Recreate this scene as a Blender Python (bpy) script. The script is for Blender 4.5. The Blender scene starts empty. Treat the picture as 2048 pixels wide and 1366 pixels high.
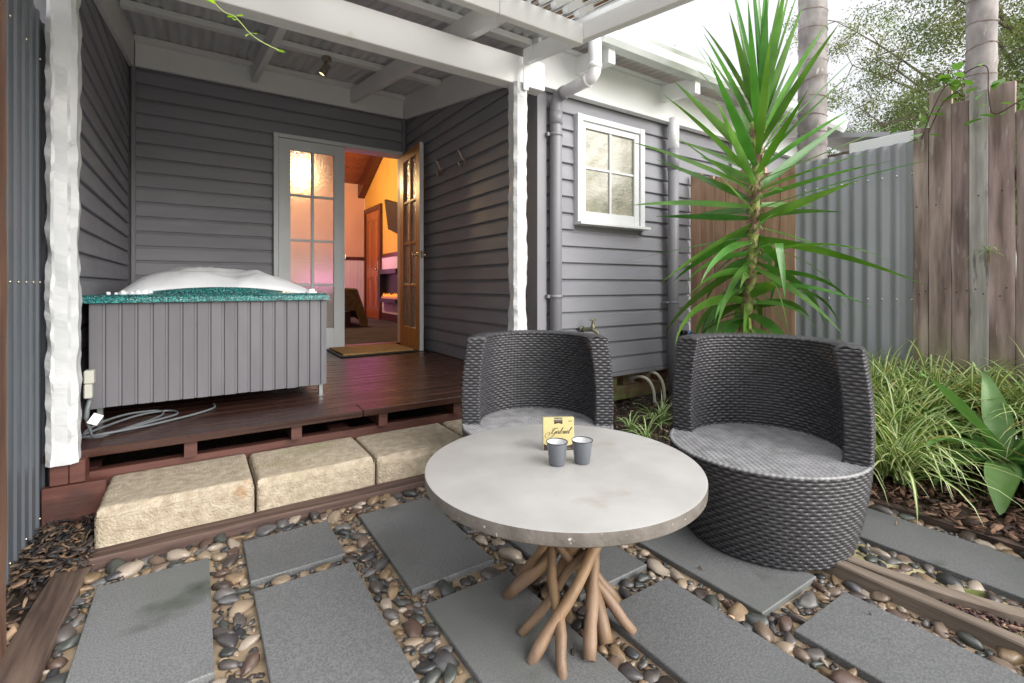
import bpy, bmesh, math, random
import numpy as np
from mathutils import Vector, Matrix, noise
random.seed(7); np.random.seed(7)
R=math.radians; PI=math.pi
SC=bpy.context.scene
# ------------------------------------------------------------------ camera
EYE=0.95; YAW=56.7
cam_d=bpy.data.cameras.new('camera'); cam=bpy.data.objects.new('camera',cam_d); SC.collection.objects.link(cam)
cam.location=(0,0,EYE); cam.rotation_euler=(R(90),0,R(YAW-90))
cam_d.sensor_width=36; cam_d.lens=36*962/2048; cam_d.shift_y=-(683-570)/2048; cam_d.clip_end=300; cam_d.clip_start=0.02
SC.camera=cam
# ------------------------------------------------------------------ world: overcast sky
SUN_EL,SUN_AZ=26,-68
W=bpy.data.worlds.new('World'); SC.world=W; W.use_nodes=True
nt=W.node_tree; nt.nodes.clear()
def _n(t,**k):
    n=nt.nodes.new(t)
    for a,b in k.items(): setattr(n,a,b)
    return n
sky=_n('ShaderNodeTexSky',sky_type='NISHITA',sun_disc=False); sky.sun_elevation=R(SUN_EL); sky.sun_rotation=R(90-SUN_AZ)
bg1=_n('ShaderNodeBackground'); bg1.inputs[1].default_value=0.012
nt.links.new(sky.outputs[0],bg1.inputs[0])
tc=_n('ShaderNodeTexCoord'); sp=_n('ShaderNodeSeparateXYZ'); nt.links.new(tc.outputs['Generated'],sp.inputs[0])
rmp=_n('ShaderNodeMapRange'); rmp.inputs[1].default_value=0.0; rmp.inputs[2].default_value=1.0; rmp.inputs[3].default_value=0.185; rmp.inputs[4].default_value=0.48
sq=_n('ShaderNodeMath',operation='POWER'); sq.inputs[1].default_value=1.7; sq.use_clamp=True; nt.links.new(sp.outputs[2],sq.inputs[0]); nt.links.new(sq.outputs[0],rmp.inputs[0])
nz=_n('ShaderNodeTexNoise'); nz.inputs['Scale'].default_value=2.2; nz.inputs['Detail'].default_value=5; nt.links.new(tc.outputs['Generated'],nz.inputs['Vector'])
m2=_n('ShaderNodeMapRange'); m2.inputs[1].default_value=0.3; m2.inputs[2].default_value=0.7; m2.inputs[3].default_value=0.93; m2.inputs[4].default_value=1.07
nt.links.new(nz.outputs[0],m2.inputs[0])
mu=_n('ShaderNodeMath',operation='MULTIPLY'); nt.links.new(rmp.outputs[0],mu.inputs[0]); nt.links.new(m2.outputs[0],mu.inputs[1])
bg2=_n('ShaderNodeBackground'); bg2.inputs[0].default_value=(0.93,0.905,0.90,1); nt.links.new(mu.outputs[0],bg2.inputs[1])
ad=_n('ShaderNodeAddShader'); nt.links.new(bg1.outputs[0],ad.inputs[0]); nt.links.new(bg2.outputs[0],ad.inputs[1])
wo=_n('ShaderNodeOutputWorld'); nt.links.new(ad.outputs[0],wo.inputs[0])
sd=bpy.data.lights.new('sun','SUN'); sd.energy=1.5; sd.angle=R(55); sd.color=(1,.97,.93)
so=bpy.data.objects.new('sun',sd); SC.collection.objects.link(so)
_d=Vector((math.cos(R(SUN_EL))*math.cos(R(SUN_AZ)),math.cos(R(SUN_EL))*math.sin(R(SUN_AZ)),math.sin(R(SUN_EL))))
so.rotation_euler=_d.to_track_quat('Z','Y').to_euler()
vs=SC.view_settings; vs.view_transform='Standard'; vs.look='None'; vs.exposure=2.1; vs.gamma=1; vs.use_curve_mapping=False
SC.cycles.max_bounces=10; SC.cycles.diffuse_bounces=6; SC.cycles.transparent_max_bounces=16; SC.cycles.sample_clamp_indirect=4
# ------------------------------------------------------------------ camera model, only to read positions off the photo
_A=R(YAW); FWD=(math.cos(_A),math.sin(_A)); RGT=(math.sin(_A),-math.cos(_A))
# ------------------------------------------------------------------ materials
MATS={}
def mat(name,c1,c2=None,moss=None,scale=6,stretch=(1,1,1),detail=5,rough=.6,rough2=None,bump=0,bscale=60,bstretch=None,metal=0,rnd=0,spot=None,spot2=None,attr=False,huer=0,lo=.35,hi=.65,spec=.5,subs=0,sheen=0,emit=None,coat=0,dist=.004):
    if name in MATS: return MATS[name]
    m=bpy.data.materials.new(name); m.use_nodes=True; t=m.node_tree; N=t.nodes; L=t.links
    b=N['Principled BSDF']; b.inputs['Metallic'].default_value=metal; b.inputs['Roughness'].default_value=rough
    b.inputs['Specular IOR Level'].default_value=spec
    if coat: b.inputs['Coat Weight'].default_value=coat; b.inputs['Coat Roughness'].default_value=.12
    tcn=N.new('ShaderNodeTexCoord'); oi=N.new('ShaderNodeObjectInfo')
    ml=N.new('ShaderNodeVectorMath'); ml.operation='SCALE'; ml.inputs['Scale'].default_value=1.0
    cx=N.new('ShaderNodeCombineXYZ')
    mm=N.new('ShaderNodeMath'); mm.operation='MULTIPLY'; mm.inputs[1].default_value=43.7; L.new(oi.outputs['Random'],mm.inputs[0])
    for i in range(3): L.new(mm.outputs[0],cx.inputs[i])
    av=N.new('ShaderNodeVectorMath'); av.operation='ADD'; L.new(tcn.outputs['Object'],av.inputs[0]); L.new(cx.outputs[0],av.inputs[1])
    def noi(sc,st,dt,off=0):
        mp=N.new('ShaderNodeMapping'); mp.inputs['Scale'].default_value=st; mp.inputs['Location'].default_value=(off,off*1.3,off*.7); L.new(av.outputs[0],mp.inputs[0])
        n=N.new('ShaderNodeTexNoise'); n.inputs['Scale'].default_value=sc; n.inputs['Detail'].default_value=dt; L.new(mp.outputs[0],n.inputs['Vector']); return n
    def rng(src,a,b_,c=0,d=1):
        r=N.new('ShaderNodeMapRange'); r.inputs[1].default_value=a; r.inputs[2].default_value=b_; r.inputs[3].default_value=c; r.inputs[4].default_value=d; L.new(src,r.inputs[0]); return r.outputs[0]
    def mix(fac,a,c):
        x=N.new('ShaderNodeMix'); x.data_type='RGBA'; L.new(fac,x.inputs[0])
        for k,v in ((6,a),(7,c)):
            if isinstance(v,tuple): x.inputs[k].default_value=(*v,1)
            else: L.new(v,x.inputs[k])
        return x.outputs[2]
    n1=None
    if c2 is not None:
        n1=noi(scale,stretch,detail); col=mix(rng(n1.outputs[0],lo,hi),c1,c2)
    else:
        rg=N.new('ShaderNodeRGB'); rg.outputs[0].default_value=(*c1,1); col=rg.outputs[0]
    for k,sx in enumerate((spot,spot2)):
        if sx:
            sc_,cc,th,wd=sx[:4]; st=sx[4] if len(sx)>4 else (1,1,1)
            ns=noi(sc_,st,4,11+7*k); col=mix(rng(ns.outputs[0],th,th+wd),col,cc)
    if moss:
        sz=N.new('ShaderNodeSeparateXYZ'); L.new(tcn.outputs['Object'],sz.inputs[0]); nm=noi(5,(1,1,.6),4,23); a_=N.new('ShaderNodeMath'); a_.operation='MULTIPLY'; L.new(rng(sz.outputs[2],moss[0],moss[1],1,0),a_.inputs[0]); L.new(rng(nm.outputs[0],.35,.6),a_.inputs[1]); col=mix(a_.outputs[0],col,moss[2])
    if attr:
        at=N.new('ShaderNodeAttribute'); at.attribute_name='Col'
        x=N.new('ShaderNodeMix'); x.data_type='RGBA'; x.blend_type='MULTIPLY'; x.inputs[0].default_value=1; L.new(col,x.inputs[6]); L.new(at.outputs['Color'],x.inputs[7]); col=x.outputs[2]
    if rnd or huer:
        h=N.new('ShaderNodeHueSaturation'); L.new(col,h.inputs['Color']); L.new(rng(oi.outputs['Random'],0,1,1-rnd,1+rnd),h.inputs['Value'])
        if huer:
            m3=N.new('ShaderNodeMath'); m3.operation='FRACT'; m4=N.new('ShaderNodeMath'); m4.operation='MULTIPLY'; m4.inputs[1].default_value=7.31; L.new(oi.outputs['Random'],m4.inputs[0]); L.new(m4.outputs[0],m3.inputs[0])
            L.new(rng(m3.outputs[0],0,1,.5-huer,.5+huer),h.inputs['Hue'])
        col=h.outputs[0]
    L.new(col,b.inputs['Base Color'])
    if rough2 is not None:
        nr=noi(scale*1.7,stretch,3,5); L.new(rng(nr.outputs[0],.35,.65,rough,rough2),b.inputs['Roughness'])
    if bump:
        nb=noi(bscale,bstretch or stretch,6,3); bp=N.new('ShaderNodeBump'); bp.inputs['Strength'].default_value=bump; bp.inputs['Distance'].default_value=dist; L.new(nb.outputs[0],bp.inputs['Height']); L.new(bp.outputs[0],b.inputs['Normal'])
    if subs: b.inputs['Subsurface Weight'].default_value=subs; b.inputs['Subsurface Radius'].default_value=(.05,.05,.05)
    if emit: b.inputs['Emission Color'].default_value=(*emit[0],1); b.inputs['Emission Strength'].default_value=emit[1]
    MATS[name]=m; return m
def leafmat(name,c1,c2,rough=.4,trans=.3,attr=False,scale=3,stretch=(1,1,1),rnd=.2,huer=.015,spot=None,lo=.35,hi=.65):
    m=mat(name,c1,c2,scale=scale,stretch=stretch,rough=rough,rnd=rnd,huer=huer,attr=attr,bump=.15,bscale=60,spot=spot,lo=lo,hi=hi)
    t=m.node_tree; N=t.nodes; L=t.links; b=N['Principled BSDF']; o=N['Material Output']
    src=b.inputs['Base Color'].links[0].from_socket
    tr=N.new('ShaderNodeBsdfTranslucent'); h=N.new('ShaderNodeHueSaturation'); h.inputs['Value'].default_value=1.6; h.inputs['Saturation'].default_value=1.15; L.new(src,h.inputs['Color']); L.new(h.outputs[0],tr.inputs[0])
    ms=N.new('ShaderNodeMixShader'); ms.inputs[0].default_value=trans; L.new(b.outputs[0],ms.inputs[1]); L.new(tr.outputs[0],ms.inputs[2]); L.new(ms.outputs[0],o.inputs[0]); return m
def glassmat(name,tint,rough,bumpscale,bump,op=.0):
    m=bpy.data.materials.new(name); m.use_nodes=True; t=m.node_tree; N=t.nodes; L=t.links
    b=N['Principled BSDF']; b.inputs['Base Color'].default_value=(*tint,1); b.inputs['Transmission Weight'].default_value=1-op; b.inputs['Roughness'].default_value=rough; b.inputs['IOR'].default_value=1.3
    tcn=N.new('ShaderNodeTexCoord'); n=N.new('ShaderNodeTexVoronoi'); n.inputs['Scale'].default_value=bumpscale; n.feature='SMOOTH_F1'; L.new(tcn.outputs['Object'],n.inputs['Vector'])
    bp=N.new('ShaderNodeBump'); bp.inputs['Strength'].default_value=bump; bp.inputs['Distance'].default_value=.004; L.new(n.outputs[0],bp.inputs['Height']); L.new(bp.outputs[0],b.inputs['Normal'])
    MATS[name]=m; return m
G_PAINT=mat('grey_weatherboard_paint',(.240,.240,.268),(.268,.268,.298),scale=2.5,stretch=(1,1,4),rough=.5,rough2=.62,bump=.12,bscale=30,rnd=.035,dist=.002,spot=(35,(.20,.195,.21),.74,.04))
G_TRIM=mat('grey_trim_paint',(.215,.215,.236),(.24,.24,.262),scale=3,rough=.5,rough2=.6,bump=.06,bscale=30)
WHITE=mat('white_paint',(.81,.825,.83),(.85,.862,.866),scale=2,rough=.45,rough2=.6,bump=.08,bscale=35,spot=(9,(.66,.69,.62),.66,.16),rnd=.015)
WHITEW=mat('white_window_paint',(.66,.67,.69),(.70,.71,.72),scale=3,rough=.4,rough2=.5,bump=.05,bscale=30)
DOORP=mat('pale_grey_door_paint',(.60,.64,.66),(.64,.68,.70),scale=3,rough=.4,rough2=.5,bump=.05,bscale=30)
WRAP=mat('white_crumpled_post_paint',(.50,.52,.53),(.57,.58,.59),scale=5,rough=.38,rough2=.5,bump=.25,bscale=45,spot=(60,(.5,.48,.45),.78,.03))
ROOFM=mat('zinc_corrugated_underside',(.60,.62,.64),(.72,.73,.75),scale=3,stretch=(3,.4,1),rough=.55,metal=0,bump=.05,bscale=50,spot=(4,(.54,.53,.52),.6,.2,(3,.3,1)))
SHEETG=mat('blue_grey_fence_sheet',(.080,.092,.108),(.092,.104,.12),scale=2,rough=.42,rough2=.5,bump=.04,bscale=40,spot=(50,(.3,.31,.32),.76,.03))
CORR=mat('grey_corrugated_fence_paint',(.29,.295,.335),(.36,.365,.40),scale=3,stretch=(1,1,.4),rough=.4,rough2=.5,bump=.05,bscale=50,metal=.1)
DECK=mat('dark_merbau_deck_stain',(.026,.011,.008),(.052,.021,.014),scale=7,stretch=(.25,5,5),rough=.24,rough2=.38,bump=.25,bscale=40,bstretch=(.15,4,4),rnd=.12,dist=.0015)
REDW=mat('red_brown_subfloor_timber',(.060,.021,.016),(.10,.036,.026),scale=6,stretch=(.4,4,4),rough=.5,rough2=.65,bump=.3,bscale=25,rnd=.15,spot=(6,(.05,.02,.015),.58,.12))
EDGE=mat('brown_edging_timber',(.055,.034,.026),(.13,.088,.066),scale=8,stretch=(5,.4,5),rough=.65,rough2=.8,bump=.5,bscale=18,rnd=.15,spot=(5,(.04,.028,.024),.6,.15))
EDGEX=mat('brown_edging_timber_long',(.055,.030,.025),(.125,.078,.062),scale=9,stretch=(.3,6,7),rough=.65,rough2=.8,bump=.5,bscale=18,rnd=.15,spot=(5,(.05,.03,.026),.6,.15,(.4,2,2)))
EDGEG=mat('grey_brown_edging_timber',(.13,.10,.075),(.23,.185,.145),scale=8,stretch=(4,.3,4),rough=.7,rough2=.85,bump=.6,bscale=18,rnd=.12,spot=(5,(.09,.07,.05),.6,.14,(3,.4,3)))
PAVER=mat('grey_granite_paver',(.105,.109,.113),(.172,.176,.178),scale=210,detail=3,lo=.38,hi=.62,rough=.55,rough2=.7,bump=.35,bscale=180,rnd=.2,spot=(2.2,(.105,.112,.105),.46,.22),spot2=(4.2,(.045,.055,.042),.60,.16),dist=.002)
MORTAR=mat('sandy_pebble_mortar',(.21,.155,.10),(.34,.26,.17),scale=14,rough=.85,bump=.5,bscale=60,spot=(5,(.16,.12,.08),.55,.2),spot2=(9,(.10,.075,.05),.62,.1))
MOSSM=mat('mossy_pale_mortar',(.30,.27,.14),(.42,.38,.22),scale=12,rough=.85,bump=.4,bscale=60,spot=(7,(.11,.13,.03),.54,.12))
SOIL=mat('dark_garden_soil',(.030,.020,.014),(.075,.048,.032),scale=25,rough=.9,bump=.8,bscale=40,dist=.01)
LIME=mat('cream_limestone',(.33,.27,.195),(.46,.395,.30),scale=30,detail=8,rough=.88,bump=1,bscale=110,dist=.008,rnd=.04,spot=(2.6,(.28,.26,.15),.58,.16),spot2=(5.5,(.30,.16,.06),.68,.10))
WICK=mat('charcoal_wicker_strand',(.035,.034,.038),(.062,.061,.067),scale=25,stretch=(1,1,3),rough=.34,rough2=.48,rnd=0,spot=(70,(.12,.12,.13),.70,.05),spot2=(26,(.30,.32,.31),.765,.03))
WICKS=mat('sky_sheen_wicker_seat_strand',(.17,.17,.176),(.26,.26,.268),scale=20,rough=.42,rough2=.55)  # seat strands paler than the shell: sky reflection put into the colour
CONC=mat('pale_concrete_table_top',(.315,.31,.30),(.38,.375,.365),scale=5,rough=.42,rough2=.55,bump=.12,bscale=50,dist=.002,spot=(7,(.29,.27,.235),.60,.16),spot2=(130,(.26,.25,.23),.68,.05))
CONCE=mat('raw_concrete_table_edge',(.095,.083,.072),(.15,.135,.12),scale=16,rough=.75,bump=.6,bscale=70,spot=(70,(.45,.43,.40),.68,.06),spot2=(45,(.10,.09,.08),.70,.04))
STICK=mat('honey_teak_branch',(.12,.070,.033),(.27,.168,.088),scale=7,stretch=(1,1,.5),rough=.5,rough2=.65,bump=.5,bscale=22,bstretch=(3,3,.4),rnd=.14,spot=(9,(.09,.048,.022),.58,.12,(1,1,.35)),spot2=(14,(.05,.025,.014),.67,.06),moss=(.0,.20,(.215,.145,.105)))
STICKT=mat('pinkish_branch_cut_end',(.24,.145,.11),(.32,.21,.165),scale=20,rough=.7)
PAL=mat('weathered_brown_paling',(.14,.098,.088),(.39,.30,.275),scale=5,stretch=(4,4,.45),rough=.7,rough2=.85,bump=.55,bscale=16,bstretch=(6,6,.5),rnd=.2,huer=.01,spot=(40,(.34,.29,.27),.62,.1,(1,1,.15)),spot2=(2.2,(.20,.16,.12),.64,.16),moss=(.2,.75,(.24,.27,.10)))
PALG=mat('silver_grey_paling',(.25,.235,.22),(.42,.40,.38),scale=6,stretch=(5,5,.5),rough=.75,bump=.6,bscale=16,bstretch=(6,6,.5),spot=(22,(.10,.09,.085),.60,.1,(1,1,.2)))
PALR=mat('red_brown_paling',(.36,.21,.14),(.54,.34,.235),scale=5,stretch=(5,5,.4),rough=.65,rough2=.8,bump=.4,bscale=16,bstretch=(6,6,.5),rnd=.12,spot=(2,(.20,.13,.08),.55,.2))
POSTB=mat('rough_brown_post',(.09,.045,.028),(.19,.105,.068),scale=6,stretch=(4,4,.4),rough=.7,bump=.6,bscale=16,bstretch=(5,5,.5),spot=(3,(.10,.05,.03),.58,.15,(2,2,.5)))
PALM=mat('grey_palm_trunk',(.18,.165,.16),(.34,.315,.305),scale=10,stretch=(1,1,.6),rough=.8,bump=.5,bscale=30,spot=(30,(.46,.44,.42),.64,.1,(1,1,.3)),spot2=(4,(.16,.14,.13),.62,.14))
STEEL=mat('brushed_nickel',(.42,.36,.28),(.50,.44,.35),scale=20,rough=.28,metal=1)
CHROME=mat('chrome_metal',(.75,.75,.75),None,rough=.12,metal=1)
BRASS=mat('polished_brass',(.75,.60,.32),(.82,.70,.45),scale=10,rough=.14,metal=1)
VERD=mat('tarnished_brass_tap',(.16,.17,.12),(.28,.25,.16),scale=25,rough=.45,metal=.6)
PVCW=mat('white_pvc',(.78,.78,.82),(.82,.82,.85),scale=2,rough=.35)
PVCG=mat('grey_painted_pvc',(.225,.225,.25),(.255,.255,.28),scale=2,stretch=(1,1,.3),rough=.38,rough2=.5,spot=(20,(.28,.27,.29),.74,.05))
CONDU=mat('cream_conduit',(.60,.58,.48),(.68,.66,.56),scale=10,rough=.5,spot=(9,(.35,.36,.22),.62,.1))
BLACK=mat('black_plastic',(.015,.015,.016),None,rough=.45)
BLUEP=mat('blue_hose_plastic',(.10,.20,.42),None,rough=.4)
RUBR=mat('grey_cable_rubber',(.10,.11,.118),(.13,.14,.15),scale=30,rough=.5)
CREAMP=mat('ivory_plastic',(.42,.42,.37),None,rough=.4)
FOAM=mat('white_bath_foam',(.68,.70,.73),(.74,.755,.78),scale=8,rough=.85,bump=.5,bscale=60,subs=.3)
TEAL=mat('teal_speckled_acrylic',(.006,.06,.065),(.02,.16,.16),scale=60,detail=2,rough=.16,lo=.42,hi=.58,spot=(170,(.62,.76,.72),.615,.03),spot2=(120,(.06,.34,.32),.56,.04))
HONEY=mat('honey_varnished_timber',(.42,.19,.045),(.56,.28,.08),scale=7,stretch=(4,4,.4),rough=.3,rough2=.4,bump=.1,bscale=20)
COIR=mat('coir_door_mat',(.30,.17,.06),(.50,.30,.12),scale=90,detail=2,rough=.95,bump=1,bscale=150,dist=.006)
TRUNKY=mat('yucca_trunk_green',(.14,.20,.04),(.32,.38,.09),scale=14,stretch=(1,1,2),rough=.6,bump=.6,bscale=25,spot=(9,(.20,.12,.07),.50,.10))
HUSK=mat('dry_leaf_husk',(.24,.15,.09),(.48,.36,.25),scale=12,rough=.9,rnd=.25)
MULCH=mat('bark_mulch_chip',(.9,.9,.9),(1,1,1),scale=30,rough=.75,attr=True)
BARK=mat('dark_tree_bark',(.10,.075,.06),(.20,.16,.13),scale=12,stretch=(1,1,.4),rough=.85,bump=.5,bscale=20)
PEB=None
# ------------------------------------------------------------------ mesh helpers
def link(o): SC.collection.objects.link(o); return o
def thing(name,label,cat,loc=(0,0,0),group=None,rotz=0):
    o=bpy.data.objects.new(name,None); link(o); o.location=loc; o.rotation_euler=(0,0,rotz); o.empty_display_size=.05
    o['label']=label; o['category']=cat
    if group: o['group']=group
    return o
def mesh_from(name,bm,mats,smooth=False,autos=None):
    me=bpy.data.meshes.new(name); bm.to_mesh(me); bm.free()
    if not isinstance(mats,(list,tuple)): mats=[mats]
    for m in mats: me.materials.append(m)
    if smooth: me.polygons.foreach_set('use_smooth',[True]*len(me.polygons))
    if autos is not None:
        me.polygons.foreach_set('use_smooth',[True]*len(me.polygons))
        try: me.set_sharp_from_angle(angle=R(autos))
        except Exception: pass
    return me
def part(name,bm,mats,parent,world=True,smooth=False,autos=None,label=None,kind=None,off=None):
    """bm in world coordinates (world=True) or in the thing's local ones"""
    if world and parent is not None:
        q=Vector((0,0,0)); p=parent
        while p is not None: q+=p.location; p=p.parent
        bmesh.ops.translate(bm,verts=bm.verts,vec=-q)
    o=bpy.data.objects.new(name,mesh_from(name,bm,mats,smooth,autos)); link(o); o.parent=parent
    if label: o['label']=label
    if kind: o['kind']=kind
    return o
def single(name,bm,mats,label,cat,group=None,smooth=False,autos=None,loc=None):
    if loc is not None: bmesh.ops.translate(bm,verts=bm.verts,vec=-Vector(loc))
    o=bpy.data.objects.new(name,mesh_from(name,bm,mats,smooth,autos)); link(o)
    if loc is not None: o.location=loc
    o['label']=label; o['category']=cat
    if group: o['group']=group
    return o
def struct(name,bm,mats,parent=None,kind='structure',smooth=False,autos=None):
    o=bpy.data.objects.new(name,mesh_from(name,bm,mats,smooth,autos)); link(o); o['kind']=kind
    if parent: o.parent=parent
    return o
def BM(): return bmesh.new()
def box(bm,x0,x1,y0,y1,z0,z1,bev=0,mi=0,M=None):
    v=[bm.verts.new((x,y,z)) for z in (z0,z1) for y in (y0,y1) for x in (x0,x1)]
    fs=[bm.faces.new([v[i] for i in q]) for q in ((0,2,3,1),(4,5,7,6),(0,1,5,4),(2,6,7,3),(0,4,6,2),(1,3,7,5))]
    for f in fs: f.material_index=mi
    if bev:
        es=list({e for f in fs for e in f.edges})
        r=bmesh.ops.bevel(bm,geom=es,offset=bev,segments=1,affect='EDGES',profile=.5)
        for f in r['faces']: f.material_index=mi
        v=list({w for f in fs if f.is_valid for w in f.verts}|{w for f in r['faces'] for w in f.verts})
    if M is not None:
        for w in v: w.co=M@w.co
    return v
def prism(bm,pts,a0,a1,fn,mi=0):
    """closed 2-D polygon pts extruded from a0 to a1; fn(p,q,a)->xyz"""
    A=[bm.verts.new(fn(p,q,a0)) for p,q in pts]; B=[bm.verts.new(fn(p,q,a1)) for p,q in pts]; n=len(pts); fs=[]
    for i in range(n): fs.append(bm.faces.new((A[i],A[(i+1)%n],B[(i+1)%n],B[i])))
    fs.append(bm.faces.new(A[::-1])); fs.append(bm.faces.new(B))
    for f in fs: f.material_index=mi
    return A+B
def frames(P):
    P=[Vector(p) for p in P]; T=[]
    for i in range(len(P)):
        T.append((P[min(i+1,len(P)-1)]-P[max(i-1,0)]).normalized())
    u=T[0].orthogonal().normalized(); U=[]
    for t in T:
        u=(u-t*u.dot(t)); u=u.normalized() if u.length>1e-6 else t.orthogonal().normalized(); U.append(u.copy())
    return P,T,U
def tube(bm,pts,rad,seg=10,caps=True,mi=0,mic=None):
    P,T,U=frames(pts); rings=[]
    for i,(p,t,u) in enumerate(zip(P,T,U)):
        r=rad[i] if isinstance(rad,(list,tuple)) else rad; w=t.cross(u)
        rings.append([bm.verts.new(p+(u*math.cos(2*PI*k/seg)+w*math.sin(2*PI*k/seg))*r) for k in range(seg)])
    for a,b in zip(rings,rings[1:]):
        for k in range(seg): f=bm.faces.new((a[k],a[(k+1)%seg],b[(k+1)%seg],b[k])); f.material_index=mi; f.smooth=True
    if caps:
        for rr in (rings[0][::-1],rings[-1]): f=bm.faces.new(rr); f.material_index=mi if mic is None else mic
    return rings
def lathe(bm,prof,seg=32,c=(0,0,0),mi=0,close=False):
    rings=[]
    for r,z in prof:
        if r<1e-6: rings.append([bm.verts.new((c[0],c[1],c[2]+z))])
        else: rings.append([bm.verts.new((c[0]+r*math.cos(2*PI*k/seg),c[1]+r*math.sin(2*PI*k/seg),c[2]+z)) for k in range(seg)])
    for a,b in zip(rings,rings[1:]):
        for k in range(seg):
            k2=(k+1)%seg
            if len(a)==1 and len(b)==1: continue
            if len(a)==1: f=bm.faces.new((a[0],b[k2],b[k]))
            elif len(b)==1: f=bm.faces.new((a[k],a[k2],b[0]))
            else: f=bm.faces.new((a[k],a[k2],b[k2],b[k]))
            f.material_index=mi; f.smooth=True
def bez(p0,p1,p2,n=8):
    p0,p1,p2=map(Vector,(p0,p1,p2)); return [p0*(1-t)**2+p1*2*t*(1-t)+p2*t*t for t in [i/n for i in range(n+1)]]
def catm(pts,n=6):
    P=[Vector(p) for p in pts]; P=[P[0]*2-P[1]]+P+[P[-1]*2-P[-2]]; out=[]
    for i in range(1,len(P)-2):
        for k in range(n):
            t=k/n; a,b,c,d=P[i-1:i+3]
            out.append(.5*((2*b)+(c-a)*t+(2*a-5*b+4*c-d)*t*t+(3*b-a-3*c+d)*t**3))
    out.append(P[-2]); return out
def disp(bm,amp,sc,seed=0,verts=None):
    for v in (verts or bm.verts):
        v.co+=noise.noise_vector(v.co*sc+Vector((seed,seed*.7,seed*1.3)))*amp
def obj_np(name,V,F,mats,col=None,fmat=None,smooth=False):
    me=bpy.data.meshes.new(name); V=np.asarray(V,dtype=np.float32).reshape(-1,3); F=np.asarray(F,dtype=np.int32); k=F.shape[1]
    me.vertices.add(len(V)); me.vertices.foreach_set('co',V.ravel()); me.loops.add(F.size); me.loops.foreach_set('vertex_index',F.ravel())
    me.polygons.add(len(F)); me.polygons.foreach_set('loop_start',np.arange(0,F.size,k,dtype=np.int32)); me.polygons.foreach_set('loop_total',np.full(len(F),k,dtype=np.int32))
    if not isinstance(mats,(list,tuple)): mats=[mats]
    for m in mats: me.materials.append(m)
    if fmat is not None: me.polygons.foreach_set('material_index',np.asarray(fmat,dtype=np.int32))
    if smooth: me.polygons.foreach_set('use_smooth',[True]*len(F))
    me.update(calc_edges=True); me.validate()
    if col is not None:
        ca=me.color_attributes.new('Col','FLOAT_COLOR','POINT'); c=np.ones((len(V),4),dtype=np.float32); c[:,:3]=col; ca.data.foreach_set('color',c.ravel())
    o=bpy.data.objects.new(name,me); link(o); return o
def copy_thing(src,loc,rotz,label):
    r=src.copy(); link(r); r.location=loc; r.rotation_euler=(0,0,rotz); r['label']=label
    for ch in list(src.children):
        c=ch.copy(); link(c); c.parent=r
        for g in ch.children: d=g.copy(); link(d); d.parent=c
    return r
# ================================================================== GROUND
b=BM(); box(b,-40,45,-30,60,-.30,-.06); struct('ground',b,mat('pale_bounce_ground',(.36,.33,.28),(.48,.45,.39),scale=30,rough=.9,bump=.5,bscale=60))  # unseen ground made pale so it bounces light up under the porch
b=BM()
for (x0,x1,y0,y1,z) in ((-1.2,-.33,.6,3.2,-.02),(1.15,3.75,1.72,5,-.012),(2.5,3.75,-1.2,1.72,.0)): box(b,x0,x1,y0,y1,-.1,z)
bmesh.ops.subdivide_edges(b,edges=b.edges[:],cuts=6,use_grid_fill=True); disp(b,.012,3,4)
struct('garden_bed_soil',b,SOIL)
b=BM(); box(b,-.33,2.46,-.5,2.14,-.12,-.020); bmesh.ops.subdivide_edges(b,edges=b.edges[:],cuts=40,use_grid_fill=True)
for v in b.verts:
    if v.co.z>-.05: v.co.z+=noise.noise(v.co*9)*.005
pebble_path=struct('pebble_path',b,MORTAR,smooth=True)
b=BM(); box(b,1.86,2.07,-.5,.98,-.05,-.012); bmesh.ops.subdivide_edges(b,edges=b.edges[:],cuts=12,use_grid_fill=True); disp(b,.002,20)
o=struct('mossy_mortar',b,MOSSM,parent=pebble_path,smooth=True); del o['kind']
# pavers: 300 x 600 granite, each one a piece
PAV=[(-.262,.038,1.385,1.985),(.145,.443,1.745,2.035),(.149,.449,1.088,1.686),(.563,.863,1.425,2.010),(.571,.871,.745,1.342),(.98,1.28,1.113,1.71),(.982,1.278,.43,1.030),(1.371,1.69,.765,1.365),(1.374,1.681,.08,.680),(2.10,2.398,.20,.915),(-.262,.038,.66,1.30),(.149,.449,.40,1.0),(.98,1.28,-.25,.35)]
for i,(x0,x1,y0,y1) in enumerate(PAV):
    b=BM(); box(b,x0,x1,y0,y1,-.034,0,bev=.0025)
    M=Matrix.Translation(((x0+x1)/2,(y0+y1)/2,0)); t=M@Matrix.Rotation(R(random.uniform(-.35,.35)),4,'Y')@Matrix.Rotation(R(random.uniform(-.3,.3)),4,'X')@M.inverted()
    for v in b.verts: v.co=t@v.co
    c=Vector(((x0+x1)/2,(y0+y1)/2,0)); bmesh.ops.translate(b,verts=b.verts,vec=-c)
    o=bpy.data.objects.new('paver',mesh_from('paver',b,PAVER)); link(o); o.location=c; o.parent=pebble_path
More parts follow.
